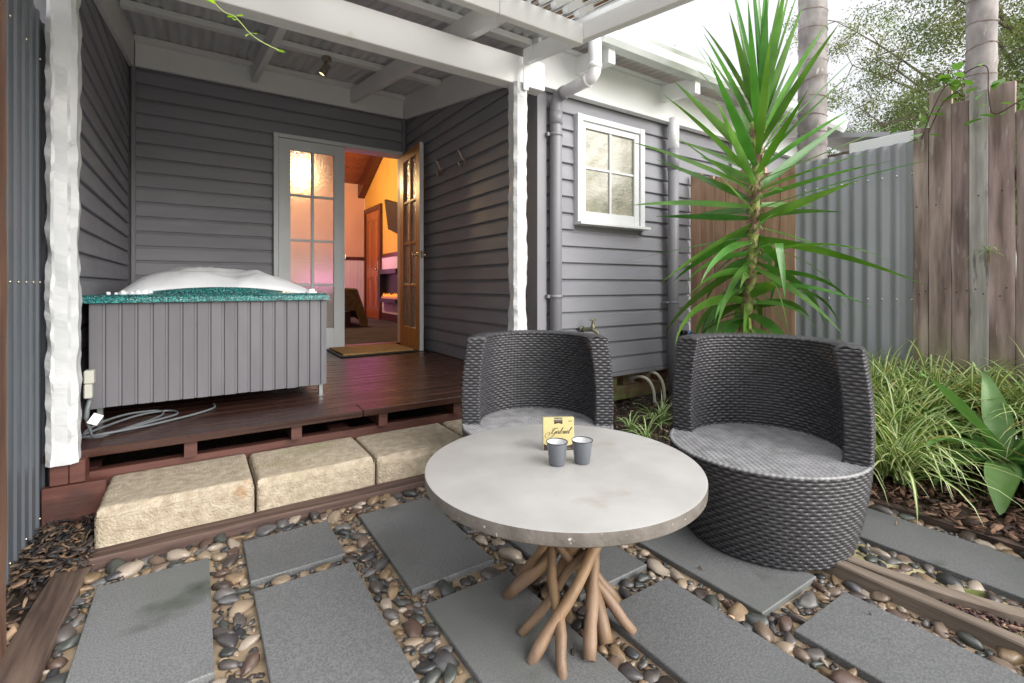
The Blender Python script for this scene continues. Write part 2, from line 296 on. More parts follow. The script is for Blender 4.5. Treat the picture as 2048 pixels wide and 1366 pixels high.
# timber edgings
def timber(pts,w,h,z0,m,label,jit=.004,seedv=0,group='timber edging boards'):
    """board on edge running through ground points"""
    P=[Vector((p[0],p[1],0)) for p in catm([(a,c,0) for a,c in pts],5)]; b=BM(); rows=[]
    for i,p in enumerate(P):
        t=(P[min(i+1,len(P)-1)]-P[max(i-1,0)]).normalized(); n=Vector((-t.y,t.x,0)); e=.004
        pr=[(-w/2,0),(-w/2,h-e),(-w/2+e,h),(w/2-e,h),(w/2,h-e),(w/2,0)]
        rows.append([b.verts.new(p+n*(q+noise.noise(p*7+Vector((seedv,q*9,0)))*jit*.5)+Vector((0,0,z0+r+(noise.noise(p*5+Vector((q*20,seedv,3)))*jit if r>0 else 0)))) for q,r in pr])
    for A,B_ in zip(rows,rows[1:]):
        for k in range(6): b.faces.new((A[k],A[(k+1)%6],B_[(k+1)%6],B_[k]))
    b.faces.new(rows[0][::-1]); b.faces.new(rows[-1]); bmesh.ops.recalc_face_normals(b,faces=b.faces)
    return single('timber_edging',b,m,label,'timber edging',group,loc=(pts[0][0],pts[0][1],0))
timber([(-.335,2.185),(.3,2.185),(1.0,2.180),(1.75,2.18)],.085,.055,-.035,EDGEX,'long brown timber board laid along the foot of the limestone step')
timber([(-.345,2.135),(-.365,1.8),(-.372,1.4),(-.375,.7)],.10,.05,-.045,EDGE,'broad dark brown timber board beside the bark mulch at the left')
timber([(1.80,.82),(1.80,.55),(1.795,.30),(1.79,-.4)],.045,.075,-.05,EDGEG,'straight grey-brown timber board below the curved one, right of the front chair')
timber([(1.855,.80),(1.875,.62),(1.93,.42),(2.03,.2),(2.2,-.2)],.045,.075,-.052,EDGEG,'curved grey-brown timber board holding the mossy pebbles, right of the front chair',seedv=5)
timber([(2.50,1.2),(2.51,.8),(2.52,.3),(2.52,-.5)],.035,.05,-.045,EDGE,'dark timber board between the long right hand paver and the spider plants',seedv=8)
# wedge of mulch between the two boards
b=BM(); v=[b.verts.new(p) for p in ((1.825,.78,-.014),(1.825,-.5,-.014),(2.4,-.5,-.014),(2.19,-.2,-.014),(2.01,.2,-.014),(1.92,.42,-.014),(1.865,.62,-.014))]; b.faces.new(v[::-1]); bmesh.ops.recalc_face_normals(b,faces=b.faces)
struct('mulch_wedge_soil',b,SOIL)
# ------------------------------------------------------------------ pebbles
def pebmat(name,attr):
    m=bpy.data.materials.new(name); m.use_nodes=True; t=m.node_tree; N=t.nodes; L=t.links; bs=N['Principled BSDF']
    cols=[(.030,.031,.034),(.082,.080,.082),(.048,.036,.031),(.20,.140,.085),(.082,.052,.040),(.038,.042,.040),(.24,.185,.13),(.070,.060,.056),(.135,.098,.072),(.052,.058,.052),(.155,.108,.062),(.105,.098,.093),(.05,.046,.047),(.27,.225,.18)]
    cr=N.new('ShaderNodeValToRGB'); cr.color_ramp.interpolation='CONSTANT'; e=cr.color_ramp.elements
    while len(e)<len(cols): e.new(.5)
    for i,c in enumerate(cols): e[i].position=i/len(cols); e[i].color=(*c,1)
    if attr: a=N.new('ShaderNodeAttribute'); a.attribute_name='Col'; sep=N.new('ShaderNodeSeparateColor'); L.new(a.outputs['Color'],sep.inputs[0]); src=sep.outputs[0]
    else: a=N.new('ShaderNodeObjectInfo'); src=a.outputs['Random']
    L.new(src,cr.inputs[0])
    tcn=N.new('ShaderNodeTexCoord'); ad_=N.new('ShaderNodeVectorMath'); ad_.operation='ADD'; L.new(tcn.outputs['Object'],ad_.inputs[0])
    cm=N.new('ShaderNodeCombineXYZ'); mm=N.new('ShaderNodeMath'); mm.operation='MULTIPLY'; mm.inputs[1].default_value=91; L.new(src,mm.inputs[0])
    for i in range(3): L.new(mm.outputs[0],cm.inputs[i])
    L.new(cm.outputs[0],ad_.inputs[1])
    n=N.new('ShaderNodeTexNoise'); n.inputs['Scale'].default_value=32; n.inputs['Detail'].default_value=7; n.inputs['Distortion'].default_value=2.2; L.new(ad_.outputs[0],n.inputs['Vector'])
    mr=N.new('ShaderNodeMapRange'); mr.inputs[1].default_value=.3; mr.inputs[2].default_value=.7; mr.inputs[3].default_value=.5; mr.inputs[4].default_value=1.65; L.new(n.outputs[0],mr.inputs[0])
    hs=N.new('ShaderNodeHueSaturation'); L.new(cr.outputs[0],hs.inputs['Color']); L.new(mr.outputs[0],hs.inputs['Value']); L.new(hs.outputs[0],bs.inputs['Base Color'])
    bs.inputs['Roughness'].default_value=.38; bs.inputs['Coat Weight'].default_value=.18; bs.inputs['Coat Roughness'].default_value=.2
    bp=N.new('ShaderNodeBump'); bp.inputs['Strength'].default_value=.25; bp.inputs['Distance'].default_value=.002; L.new(n.outputs[0],bp.inputs['Height']); L.new(bp.outputs[0],bs.inputs['Normal'])
    return m
PEB=pebmat('wet_river_pebble',False); PEBA=pebmat('wet_river_pebble_mass',True)
def pebble_mesh(seed,sub=2):
    b=BM(); bmesh.ops.create_icosphere(b,subdivisions=sub,radius=1)
    rr=random.Random(seed); sx,sy,sz=1.08,rr.uniform(.55,.80),rr.uniform(.36,.5); eg=rr.uniform(-.25,.25)
    for v in b.verts:
        n=noise.noise_vector(v.co*.9+Vector((seed*3.1,0,0)))*.30+noise.noise_vector(v.co*2.2+Vector((seed*1.7,5,0)))*.08
        v.co=Vector((v.co.x*sx,v.co.y*sy*(1+eg*v.co.x),v.co.z*sz))+n
    return b
PMESH=[]
for s in range(12):
    b=pebble_mesh(s); PMESH.append(mesh_from('pebble',b,PEB,smooth=True))
def blocked(x,y,r,m=.004):
    for (x0,x1,y0,y1) in PAV:
        if x0-r*.75-m<x<x1+r*.75+m and y0-r*.75-m<y<y1+r*.75+m: return True
    return False
def inreg(x,y):
    if y>2.135 or x<-.315 or x>2.47 or y<.05: return False
    if x>1.5 and y>1.5: return False
    if 1.765<x<1.84: return y>.86
    if x>=1.84:                                   # right of the boards: only the mossy strip and the strip past the long paver
        bx=np.interp(y,[-.2,.2,.42,.62,.80],[2.2,2.03,1.93,1.875,1.855])
        if y<.82 and x<bx+.045: return False
        if y>1.1: return False
    return True
def seen(x,y,z=0):
    f=x*FWD[0]+y*FWD[1]; r=x*RGT[0]+y*RGT[1]
    if f<.5: return None
    u=1024+962*r/f; v_=570-962*(z-EYE)/f
    return (u,v_,f) if -80<u<2130 and v_<1440 else None
cell={}; pebs=[]; tries=0
while tries<60000:
    tries+=1; x=random.uniform(-.33,2.47); y=random.uniform(.05,2.14)
    big=tries<9000
    r=random.uniform(.019,.034) if big else random.uniform(.009,.018)
    if not inreg(x,y) or blocked(x,y,r): continue
    s=seen(x,y)
    if not s: continue
    k=(int(x/.06),int(y/.06)); ok=True
    for a in (-1,0,1):
        for c in (-1,0,1):
            for (px,py,pr) in cell.get((k[0]+a,k[1]+c),()):
                if (px-x)**2+(py-y)**2<((pr+r)*.72)**2: ok=False; break
            if not ok: break
        if not ok: break
    if ok: cell.setdefault(k,[]).append((x,y,r)); pebs.append((x,y,r,s[2]))
def hidden(x,y): return (x-1.871)**2+(y-1.009)**2<.27**2 or (x-1.321)**2+(y-1.80)**2<.27**2
pebs=[p for p in pebs if not hidden(p[0],p[1])]
pebs.sort(key=lambda p:-p[2]/p[3])
rest_V=[];rest_F=[];rest_C=[];nv=0
base=[ (np.array([v.co for v in m.vertices]),) for m in PMESH]
low=[]
for s in range(8):
    b=pebble_mesh(s+40,2 if s<4 else 1); b.verts.ensure_lookup_table(); low.append((np.array([v.co[:] for v in b.verts]),np.array([[v.index for v in f.verts] for f in b.faces]))); b.free()
for i,(x,y,r,f) in enumerate(pebs):
    a=random.uniform(0,PI); z=-.020+r*random.uniform(.02,.42); tl=random.uniform(-.25,.25); sc_=r*random.uniform(1.08,1.30)
    if i<290:
        o=bpy.data.objects.new('pebble',PMESH[i%12]); link(o); o.location=(x,y,z); o.rotation_euler=(tl,random.uniform(-.2,.2),a); o.scale=(sc_,sc_,sc_); o.parent=pebble_path
    else:
        V,F=low[i%8]; M=np.array(Matrix.Rotation(a,3,'Z')@Matrix.Rotation(tl,3,'X')); rest_V.append(V@M.T*sc_+(x,y,z)); rest_F.append(F+nv); nv+=len(V); rest_C.append(np.tile([random.random()]*3,(len(V),1)))
if rest_V:
    o=obj_np('small_pebbles',np.vstack(rest_V),np.vstack(rest_F),PEBA,col=np.vstack(rest_C),smooth=True); o.parent=pebble_path; o['kind']='stuff'
# ------------------------------------------------------------------ bark mulch
def mulch(name,fn,n,cols,smin,smax,parentlabel=None,zlift=.006):
    V=[];F=[];C=[];k=0
    for i in range(n):
        x,y,z=fn()
        if x is None: continue
        L_=random.uniform(smin,smax); w=L_*random.uniform(.15,.45); h=random.uniform(.001,.004)
        M=Matrix.Rotation(random.uniform(0,2*PI),3,'Z')@Matrix.Rotation(random.gauss(0,.35),3,'X')@Matrix.Rotation(random.gauss(0,.35),3,'Y')
        bend=random.uniform(-.2,.3)*L_
        pts=[(-L_/2,-w*.3,0),(-L_/2*.8,w*.4,0),(0,-w/2,bend*.3),(0,w/2,bend*.3),(L_/2,-w*.25,0),(L_/2*.9,w*.35,0)]
        P=[M@Vector(p) for p in pts]+[M@(Vector(p)+Vector((0,0,-h))) for p in pts]
        V+=[(p.x+x,p.y+y,p.z+z+random.uniform(0,zlift)) for p in P]
        for q in ((0,2,3,1),(2,4,5,3),(6,7,9,8),(8,9,11,10),(0,6,8,2),(2,8,10,4),(1,3,9,7),(3,5,11,9),(0,1,7,6),(4,10,11,5)): F.append([k+a for a in q])
        c=random.choice(cols); g=random.uniform(.7,1.3); C+=[[c[0]*g,c[1]*g,c[2]*g]]*12; k+=12
    o=obj_np(name,V,F,MULCH,col=np.array(C)); o['kind']='stuff'; return o
MC=[(.13,.075,.045),(.20,.12,.075),(.055,.035,.025),(.035,.030,.030),(.30,.20,.13),(.09,.05,.033)]
MD=[(.03,.026,.026),(.045,.034,.03),(.02,.02,.022),(.11,.07,.045),(.16,.11,.07)]
def f1():
    x=random.uniform(-.75,-.30); y=random.uniform(1.25,2.58)
    if x>-.425 and y<2.13: return None,0,0
    if x>-.34 and y<2.24: x-=.04
    return x,y,-.018+random.uniform(0,.03)*(1 if y>2 else .5)
def f1b():
    x=random.uniform(-.5,-.30); y=random.uniform(2.12,2.6); return x,y,random.uniform(-.01,.045)
mulch('bark_mulch',f1,1500,MC,.02,.06); mulch('bark_mulch',f1b,900,MD+[(.2,.12,.07)],.02,.05)
def f2():
    x=random.uniform(2.5,3.6); y=random.uniform(-.4,1.8); return x,y,.002+random.uniform(0,.025)
mulch('bark_mulch',f2,4200,[(.13,.065,.04),(.20,.11,.07),(.08,.04,.028),(.28,.17,.11),(.05,.03,.022)],.02,.07)
def f3():
    x=random.uniform(1.2,3.5); y=random.uniform(1.72,3.0); return x,y,-.01+random.uniform(0,.03)
mulch('bark_mulch',f3,2600,MD+[(.4,.3,.24)],.015,.05)
def f4():
    y=random.uniform(-.3,.62); bx=float(np.interp(y,[-.2,.2,.42,.62,.80],[2.2,2.03,1.93,1.875,1.855]))-.02; x=random.uniform(1.83,max(1.84,bx)); return x,y,-.012+random.uniform(0,.01)
mulch('bark_mulch',f4,800,[(.06,.03,.025),(.10,.05,.04),(.03,.02,.018),(.32,.2,.14)],.008,.035)
# dry leaf litter lying on the path
def f5():
    x=random.uniform(-.3,2.45); y=random.uniform(.3,2.1); return (x,y,-.012) if not blocked(x,y,0) or random.random()<.06 else (None,0,0)
o=mulch('leaf_litter',lambda:(lambda q:(q[0],q[1],.004 if q[0] is not None and blocked(q[0],q[1],0) else -.012))(f5()),620,[(.20,.11,.055),(.09,.05,.03),(.36,.25,.16),(.04,.03,.02)],.005,.020)
# ================================================================== LIMESTONE STEP
step=thing('limestone_step','long step of cream limestone blocks, worn and lightly mossy, in front of the timber deck','step',(.2,2.4,0))
for i,(x0,x1,tz) in enumerate(((-.300,.200,.148),(.210,.700,.142),(.710,1.205,.136),(1.215,1.70,.136))):
    b=BM(); box(b,x0,x1,2.222+.004*(i%2),2.615,-.03,tz,bev=.0)
    bmesh.ops.subdivide_edges(b,edges=b.edges[:],cuts=34,use_grid_fill=True)
    cx,cy=(x0+x1)/2,2.42
    for v in b.verts:
        c=v.co; dx=min(c.x-x0,x1-c.x); dy=c.y-2.222; dz=tz-c.z
        wob=noise.noise(Vector((c.x*14,c.y*14,i*3)))*.010
        rad=.024+wob*.6
        if dy<rad and dz<rad:            # worn front lip
            k=(rad-dy)+(rad-dz)
            if k>rad*.55: m_=(k-rad*.55)*.5; c.y+=m_; c.z-=m_
        r2=.014
        if dx<r2 and dz<r2*1.5: c.z-=(r2-dx)*.5; c.x+=(.004 if c.x<cx else -.004)
        if dx<r2 and dy<r2: c.y+=(r2-dx)*.6
        c+=noise.noise_vector(c*30+Vector((i,0,0)))*.0008+noise.noise_vector(c*95)*.0010
    part('limestone_block',b,LIME,step,smooth=True)
# ================================================================== DECK
ZD=.287
deck=thing('deck','raised deck of dark glossy merbau boards under the porch roof','deck',(.75,3.9,0))
def dboard(x0,x1,y0,y1,z0,z1):
    b=BM(); vs_=box(b,x0,x1,y0,y1,z0,z1,bev=.003)
    part('deck_board',b,DECK,deck)
y=2.558
dboard(-.50,.738,y,y+.135,ZD-.034,ZD); dboard(.741,1.93,y,y+.135,ZD-.034,ZD+.001)
y+=.139
while y<5.17:
    w=.104; y1=min(y+w,5.185)
    dboard(-.47,1.955,y,y1,ZD-.020+random.uniform(-.0006,.00095),ZD+random.uniform(-.0008,.00095)); y+=w+.0055
for x in (-.02,.42,.86,1.315,1.75):
    b=BM(); box(b,x-.024,x+.024,2.60,5.15,.176,.254); disp(b,.002,9); part('joist',b,REDW,deck)
for yy in (2.63,4.0,5.05):
    b=BM(); box(b,-.47,1.9,yy,yy+.055,.085,.174,bev=.003); bmesh.ops.subdivide_edges(b,edges=[e for e in b.edges if e.calc_length()>1],cuts=20); disp(b,.003,6); part('bearer',b,REDW,deck)
for x in (-.40,.65,1.70):
    b=BM(); box(b,x-.05,x+.05,2.69,2.79,-.05,.174); part('stump',b,REDW,deck)
b=BM(); box(b,-.47,-.415,2.508,2.56,.176,.258,bev=.003); box(b,-.413,-.365,2.506,2.60,.176,.262,bev=.003); part('corner_block',b,REDW,deck)
b=BM(); box(b,-.49,-.302,2.50,2.545,-.02,.172,bev=.003); disp(b,.003,8); part('corner_block',b,REDW,deck)
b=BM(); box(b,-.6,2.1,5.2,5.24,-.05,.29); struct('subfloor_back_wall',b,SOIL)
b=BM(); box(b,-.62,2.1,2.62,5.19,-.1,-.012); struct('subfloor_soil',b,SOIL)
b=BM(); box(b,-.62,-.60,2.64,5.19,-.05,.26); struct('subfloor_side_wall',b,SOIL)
# ================================================================== HOUSE
house=thing('weatherboard_house','grey painted weatherboard house with white trim around the porch recess','house',(1.0,5.2,0))
def wb(fn,a0,a1,z,p,parent=house):
    pts=[(-.004,z+.001),(.0215,z+.001),(.0250,z+.005),(.0175,z+p-.022),(.0065,z+p-.014),(.004,z+p-.0008),(-.004,z+p-.0008)]
    b=BM(); j=random.uniform(-.0012,.0012); prism(b,[(d+j,q) for d,q in pts],a0,a1,fn); bmesh.ops.recalc_face_normals(b,faces=b.faces)
    part('weatherboard',b,G_PAINT,parent)
fb=lambda d,z,a:(a,5.20-d,z); fl=lambda d,z,a:(-.497+d,a,z); fr=lambda d,z,a:(1.995-d,a,z); fo=lambda d,z,a:(a,2.70-d,z)
p=.1262; z=2.8-p*20+.0
while z<2.80:                       # back wall of the porch
    if z+p>.285:
        if z<2.40: wb(fb,-.452,.626,z,p); 
        else: wb(fb,-.452,1.95,z,p)
    z+=p
p=.1205; z=1.473-p*10
while z<2.95:                       # left wall
    y0=max(2.64,5.18-(3.02-(z+p))/.167)
    if z+p>.285 and y0<5.1: wb(fl,y0,5.155,z,p)
    z+=p
p=.1178; z=.287
while z<2.95:                       # right wall of the recess
    y0=max(2.72,5.18-(3.02-(z+p))/.167)
    if y0<5.1: wb(fr,y0,5.155,z,p)
    z+=p
p=.1197; z=.273
while z<2.30:                       # outer wall beside the porch
    a0,a1=2.035,4.22
    if z+p>1.40 and z<2.18: wb(fo,a0,2.302,z,p); wb(fo,3.008,a1,z,p)
    else: wb(fo,a0,a1,z,p if z<2.1 else 2.32-z)
    z+=p
def P_(name,m,*bx,bev=.002,label=None,parent=house,world=True):
    b=BM()
    for q in bx: box(b,*q,bev=bev)
    return part(name,b,m,parent,label=label)
P_('corner_board',G_TRIM,(-.458,-.428,5.150,5.180,.287,2.95)); P_('corner_board',G_TRIM,(1.925,1.955,5.150,5.180,.287,2.95))
P_('corner_board',G_TRIM,(1.955,2.035,2.66,2.70,.05,2.30),(1.955,1.980,2.701,2.78,.05,2.30))
P_('corner_board',mat('pale_grey_corner_paint',(.36,.36,.38),None,rough=.5),(4.22,4.30,2.65,2.70,.25,2.40))
P_('smooth_wall_panel',mat('pale_grey_wall_panel',(.30,.30,.32),(.34,.34,.36),scale=2,rough=.55),(4.302,5.5,2.66,2.69,.25,2.40))
P_('skirting_board',G_TRIM,(1.955,5.4,2.665,2.70,.245,.2725),bev=.001)
# solid wall cores so that the walls have thickness
b=BM(); box(b,-.62,.600,5.205,5.33,0,3.3); box(b,1.985,2.1,5.205,5.33,0,3.3); box(b,.600,1.985,5.205,5.33,2.45,3.3); box(b,-.62,-.502,2.66,5.2,0.05,3.02)
v0=[v for v in b.verts]
part('wall_core',b,G_TRIM,house)
b=BM(); prism(b,[(2.72,.05),(5.2,.05),(5.2,3.02),(2.72,2.6)],2.0,2.10,lambda q,r,a:(a,q,r))
box(b,2.101,2.32,2.705,2.78,.27,2.5); box(b,2.32,2.99,2.705,2.78,.27,1.42); box(b,2.32,2.99,2.705,2.78,2.18,2.5); box(b,2.99,5.5,2.705,2.78,.27,2.5); part('wall_core',b,G_TRIM,house)
# white fascias round the recess and along the eave
P_('fascia_board',WHITE,(-.43,1.93,5.135,5.165,2.803,3.008))
sl=lambda zb:(lambda yy:zb-.167*(5.18-yy))
def slopeboard(name,m,x0,x1,y0,y1,zb,h,parent,zt=None):
    f=sl(zb); b=BM(); prism(b,[(y0,f(y0)),(y1,f(y1)),(y1,f(y1)+h),(y0,f(y0)+h)],x0,x1,lambda q,r,a:(a,q,r)); bmesh.ops.recalc_face_normals(b,faces=b.faces)
    bmesh.ops.bevel(b,geom=b.edges[:],offset=.002,segments=1,affect='EDGES'); return part(name,b,m,parent)
slopeboard('fascia_board',WHITE,-.472,-.437,2.62,5.133,2.795,.25,house)
slopeboard('fascia_board',WHITE,1.935,1.968,2.62,5.133,2.803,.255,house)
P_('fascia_board',WHITE,(1.93,5.5,2.625,2.66,2.325,2.585)); P_('fascia_trim',WHITE,(1.93,5.5,2.605,2.664,2.296,2.322))
P_('batten',WHITE,(1.99,5.5,2.60,2.66,2.588,2.612))
for x in (2.305,3.215,4.125,5.03):
    b=BM(); prism(b,[(2.30,2.418),(2.66,2.462),(2.66,2.588),(2.30,2.535)],x-.03,x+.03,lambda q,r,a:(a,q,r)); bmesh.ops.recalc_face_normals(b,faces=b.faces); bmesh.ops.bevel(b,geom=b.edges[:],offset=.002,segments=1,affect='EDGES'); part('eave_rafter',b,WHITE,house)
P_('eave_rafter',WHITE,(1.862,1.91,2.555,2.60,2.33,2.395))
# corrugated sheet: ridges run along the fall (Y)
def corr(x0,x1,ys,zf,pitch=.076,amp=.009,th=.0018):
    b=BM(); n=int((x1-x0)/pitch*8); rows=[]
    for yy in ys:
        rows.append([b.verts.new((x0+(x1-x0)*i/n,yy,zf(yy)+amp*math.sin(2*PI*(x0+(x1-x0)*i/n)/pitch))) for i in range(n+1)])
    for A,B_ in zip(rows,rows[1:]):
        for i in range(n): b.faces.new((A[i],A[i+1],B_[i+1],B_[i]))
    for f in b.faces: f.smooth=True
    return b
zr=lambda yy:3.062-.167*(5.18-yy)
zh=lambda yy:2.592+.14*(yy-2.27)+.03
for k in range(5):
    x0=2.0+k*.76; part('eave_roof_sheet',corr(x0,x0+.775,[2.25,2.7,3.5,6.0],lambda q,kk=k:zh(q)+.0022*(kk%2)),ROOFM,house)
# main roof over the room, above the porch sheeting
b=BM(); prism(b,[(5.12,3.13),(7.8,4.47),(10.6,3.07),(10.6,3.11),(7.8,4.52),(5.12,3.18)],-2.2,3.9,lambda q,r_,a:(a,q,r_)); part('main_roof',b,ROOFM,house)
# gutter
b=BM(); prism(b,[(2.335,2.515),(2.335,2.61),(2.330,2.61),(2.328,2.522),(2.262,2.522),(2.240,2.545),(2.232,2.60),(2.214,2.628),(2.206,2.628),(2.206,2.620),(2.222,2.596),(2.230,2.543),(2.256,2.513)],2.16,5.55,lambda q,r,a:(a,q,r)); bmesh.ops.recalc_face_normals(b,faces=b.faces)
part('gutter',b,mat('pale_weathered_gutter_paint',(.60,.64,.63),(.72,.75,.75),scale=3,rough=.4,spot=(2.5,(.46,.50,.44),.52,.16)),house,label='long pale roof gutter with faint green algae stains')
b=BM(); prism(b,[(2.205,2.51),(2.34,2.51),(2.34,2.63),(2.205,2.632)],2.150,2.158,lambda q,r,a:(a,q,r)); part('gutter_end_cap',b,PVCW,house)
# window
win=P_('window',WHITEW,(2.301,2.352,2.635,2.72,1.41,2.195),(2.958,3.009,2.635,2.72,1.41,2.195),(2.353,2.957,2.637,2.72,2.150,2.194),bev=.003)
def sub(name,m,parent,*bx,bev=.002):
    b=BM()
    for q in bx: box(b,*q,bev=bev)
    return part(name,b,m,parent)
sub('sill',WHITEW,win,(2.295,3.030,2.595,2.72,1.388,1.408))
sub('sash',WHITEW,win,(2.354,2.388,2.650,2.69,1.411,2.148),(2.900,2.956,2.650,2.69,1.411,2.148),(2.389,2.899,2.651,2.69,1.411,1.492),(2.389,2.899,2.651,2.69,2.102,2.148))
sub('muntin',WHITEW,win,(2.636,2.656,2.656,2.688,1.493,2.101)); sub('muntin',WHITEW,win,(2.389,2.635,2.658,2.687,1.806,1.824)); sub('muntin',WHITEW,win,(2.657,2.899,2.658,2.687,1.806,1.824))
WGL=mat('obscure_window_glass_paper',(.24,.235,.17),(.40,.38,.30),scale=3,stretch=(1,1,2.2),rough=.16,rough2=.3,bump=.5,bscale=26,dist=.006,coat=.6,spot=(5,(.17,.18,.13),.56,.1))
for (x0,x1) in ((2.389,2.635),(2.657,2.899)):
    for (z0,z1) in ((1.493,1.805),(1.825,2.101)): sub('pane',WGL,win,(x0,x1,2.668,2.672,z0,z1),bev=0)
# downpipes
def pipe(pts,r,seg=20): b=BM(); tube(b,pts,r,seg); return b
b=pipe([(2.123,2.27,2.53),(2.123,2.27,2.40),(2.123,2.27,2.335)]+bez((2.123,2.27,2.335),(2.122,2.275,2.285),(2.119,2.315,2.277),7)[1:]+[(2.096,2.54,2.262)],.041)
tube(b,[(2.123,2.27,2.36),(2.123,2.27,2.325)],.0445,20); tube(b,[(2.1185,2.32,2.277),(2.116,2.345,2.2752)],.0445,20)
dp=part('downpipe',b,PVCW,house,label='white upper length of the downpipe below the gutter end')
b=pipe([(2.096,2.535,2.2622)]+bez((2.094,2.56,2.2605),(2.087,2.622,2.256),(2.087,2.622,2.19),7)+[(2.087,2.622,1.5),(2.087,2.622,.0)],.042)
tube(b,[(2.087,2.622,2.15),(2.087,2.622,2.06)],.0455,20); tube(b,[(2.097,2.53,2.2625),(2.094,2.56,2.2605)],.0455,20)
dp2=part('downpipe',b,PVCG,house,label='grey painted downpipe between the porch corner and the window')
for zz in (.86,1.98):
    b=BM(); tube(b,[(2.087,2.622,zz),(2.087,2.622,zz+.022)],.0465,20); box(b,2.02,2.045,2.628,2.66,zz,zz+.022); part('pipe_clip',b,PVCG,dp2)
b=pipe([(3.31,2.60,2.33),(3.31,2.60,2.07)],.046); part('downpipe',b,PVCW,house,label='short white top of the second downpipe under the eave')
b=pipe([(3.31,2.60,2.08),(3.31,2.60,-.02)],.044); tube(b,[(3.31,2.60,2.08),(3.31,2.60,1.90)],.0475,20)
dp3=part('downpipe',b,PVCG,house,label='grey painted downpipe right of the window')
b=BM(); tube(b,[(3.31,2.60,.80),(3.31,2.60,.815)],.0485,20); box(b,3.24,3.268,2.61,2.66,.80,.815); part('pipe_clip',b,PVCG,dp3)
b=BM(); tube(b,[(3.60,2.8,2.6),(3.60,2.8,3.10)],.03,14); tube(b,[(3.60,2.8,3.09),(3.60,2.8,3.14)],.036,14); part('vent_pipe',b,PVCW,house)
# under the outer wall: bearer, stumps and void
MOSSW=mat('mossy_subfloor_timber',(.085,.045,.03),(.16,.10,.06),scale=8,stretch=(.5,3,3),rough=.8,bump=.5,bscale=25,spot=(7,(.12,.16,.04),.52,.15))
b=BM(); box(b,1.98,3.62,2.70,2.76,.045,.145,bev=.003); disp(b,.003,5); part('bearer',b,MOSSW,house)
b=BM(); box(b,1.98,3.62,2.70,2.80,.226,.244,bev=.002); part('bearer',b,MOSSW,house)
for x in (2.74,3.08,3.28,3.55):
    b=BM(); box(b,x-.022,x+.025+(.05 if x>3.2 else 0),2.705,2.80,.146,.225,bev=.002); part('packer',b,MOSSW,house)
for x in (2.2,2.95,3.5):
    b=BM(); box(b,x-.04,x+.04,2.78,2.86,-.05,.22); part('stump',b,MOSSW,house)
b=BM(); box(b,3.03,3.16,2.775,2.84,-.02,.035,bev=.004); part('pale_brick',b,mat('pale_old_brick',(.50,.44,.36),(.62,.56,.47),scale=20,rough=.8,bump=.4,bscale=60,spot=(20,(.45,.2,.12),.6,.1)),house)
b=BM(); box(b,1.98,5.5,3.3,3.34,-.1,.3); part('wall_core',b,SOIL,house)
# ------------------------------------------------------------------ french doors
b=BM(); box(b,.626,.666,5.135,5.32,ZD,2.427,bev=.002); box(b,1.925,1.965,5.165,5.32,ZD,2.427,bev=.002); box(b,.667,1.924,5.135,5.32,2.388,2.427,bev=.002); part('door_frame',b,DOORP,house)
b=BM(); box(b,.667,1.924,5.19,5.34,ZD-.01,ZD+.018,bev=.003); part('door_threshold',b,mat('red_threshold_timber',(.16,.04,.025),(.22,.07,.04),scale=8,rough=.35),house)
DG=glassmat('rippled_door_glass',(.97,.94,.92),.22,60,1.0,op=.18)
def leaf(w,h,t,mfront,mback):
    """local: x 0..w from the hinge, y thickness (front at -y), z up"""
    st,top,bot=.107,.10,.215; mid=.044; zs=[bot+(h-top-bot)*k/4 for k in range(5)]; parts=[]
    def bars(m,y0,y1):
        b=BM()
        box(b,0,st,y0,y1,0,h,bev=.002); box(b,w-st,w,y0,y1,0,h,bev=.002); box(b,st,w-st,y0,y1,0,bot,bev=.002); box(b,st,w-st,y0,y1,h-top,h,bev=.002); return b
    def munt(m,y0,y1):
        b=BM(); cx=w/2; box(b,cx-.014,cx+.014,y0+.005,y1,bot,h-top,bev=.002)
        for zz in zs[1:-1]: box(b,st,cx-.0145,y0+.005,y1,zz-.012,zz+.012,bev=.002); box(b,cx+.0145,w-st,y0+.005,y1,zz-.012,zz+.012,bev=.002)
        return b
    out=[('leaf_frame',bars(None,-t/2,-.0005),mfront),('leaf_frame',bars(None,.0005,t/2),mback),('muntin',munt(None,-t/2,-.004),mfront),('muntin',(lambda bb:(bmesh.ops.scale(bb,vec=(1,-1,1),verts=bb.verts),bmesh.ops.reverse_faces(bb,faces=bb.faces),bb)[2])(munt(None,-t/2,-.004)),mback)]
    for a0,a1 in ((st,w/2-.0145),(w/2+.0145,w-st)):
        for z0,z1 in zip(zs,zs[1:]): b=BM(); box(b,a0-.004,a1+.004,-.0025,.0025,z0-.002,z1+.002); out.append(('pane',b,DG))
    return out
def door(loc,rz,label,mf,mb):
    root=bpy.data.objects.new('door_leaf',None); link(root); root.parent=house; root.location=Vector(loc)-house.location; root.rotation_euler=(0,0,rz); root['label']=label; root.empty_display_size=.05
    for n,bm_,m in leaf(.625,2.092,.040,mf,mb):
        o=bpy.data.objects.new(n,mesh_from(n,bm_,m)); link(o); o.parent=root
    return root
d1=door((.669,5.165,ZD+.004),0,'closed pale grey french door leaf with rippled glass panes',DOORP,HONEY)
d2=door((1.918,5.155,ZD+.004),R(-92.6),'open french door leaf swung out against the wall, honey timber inside face',HONEY,DOORP)
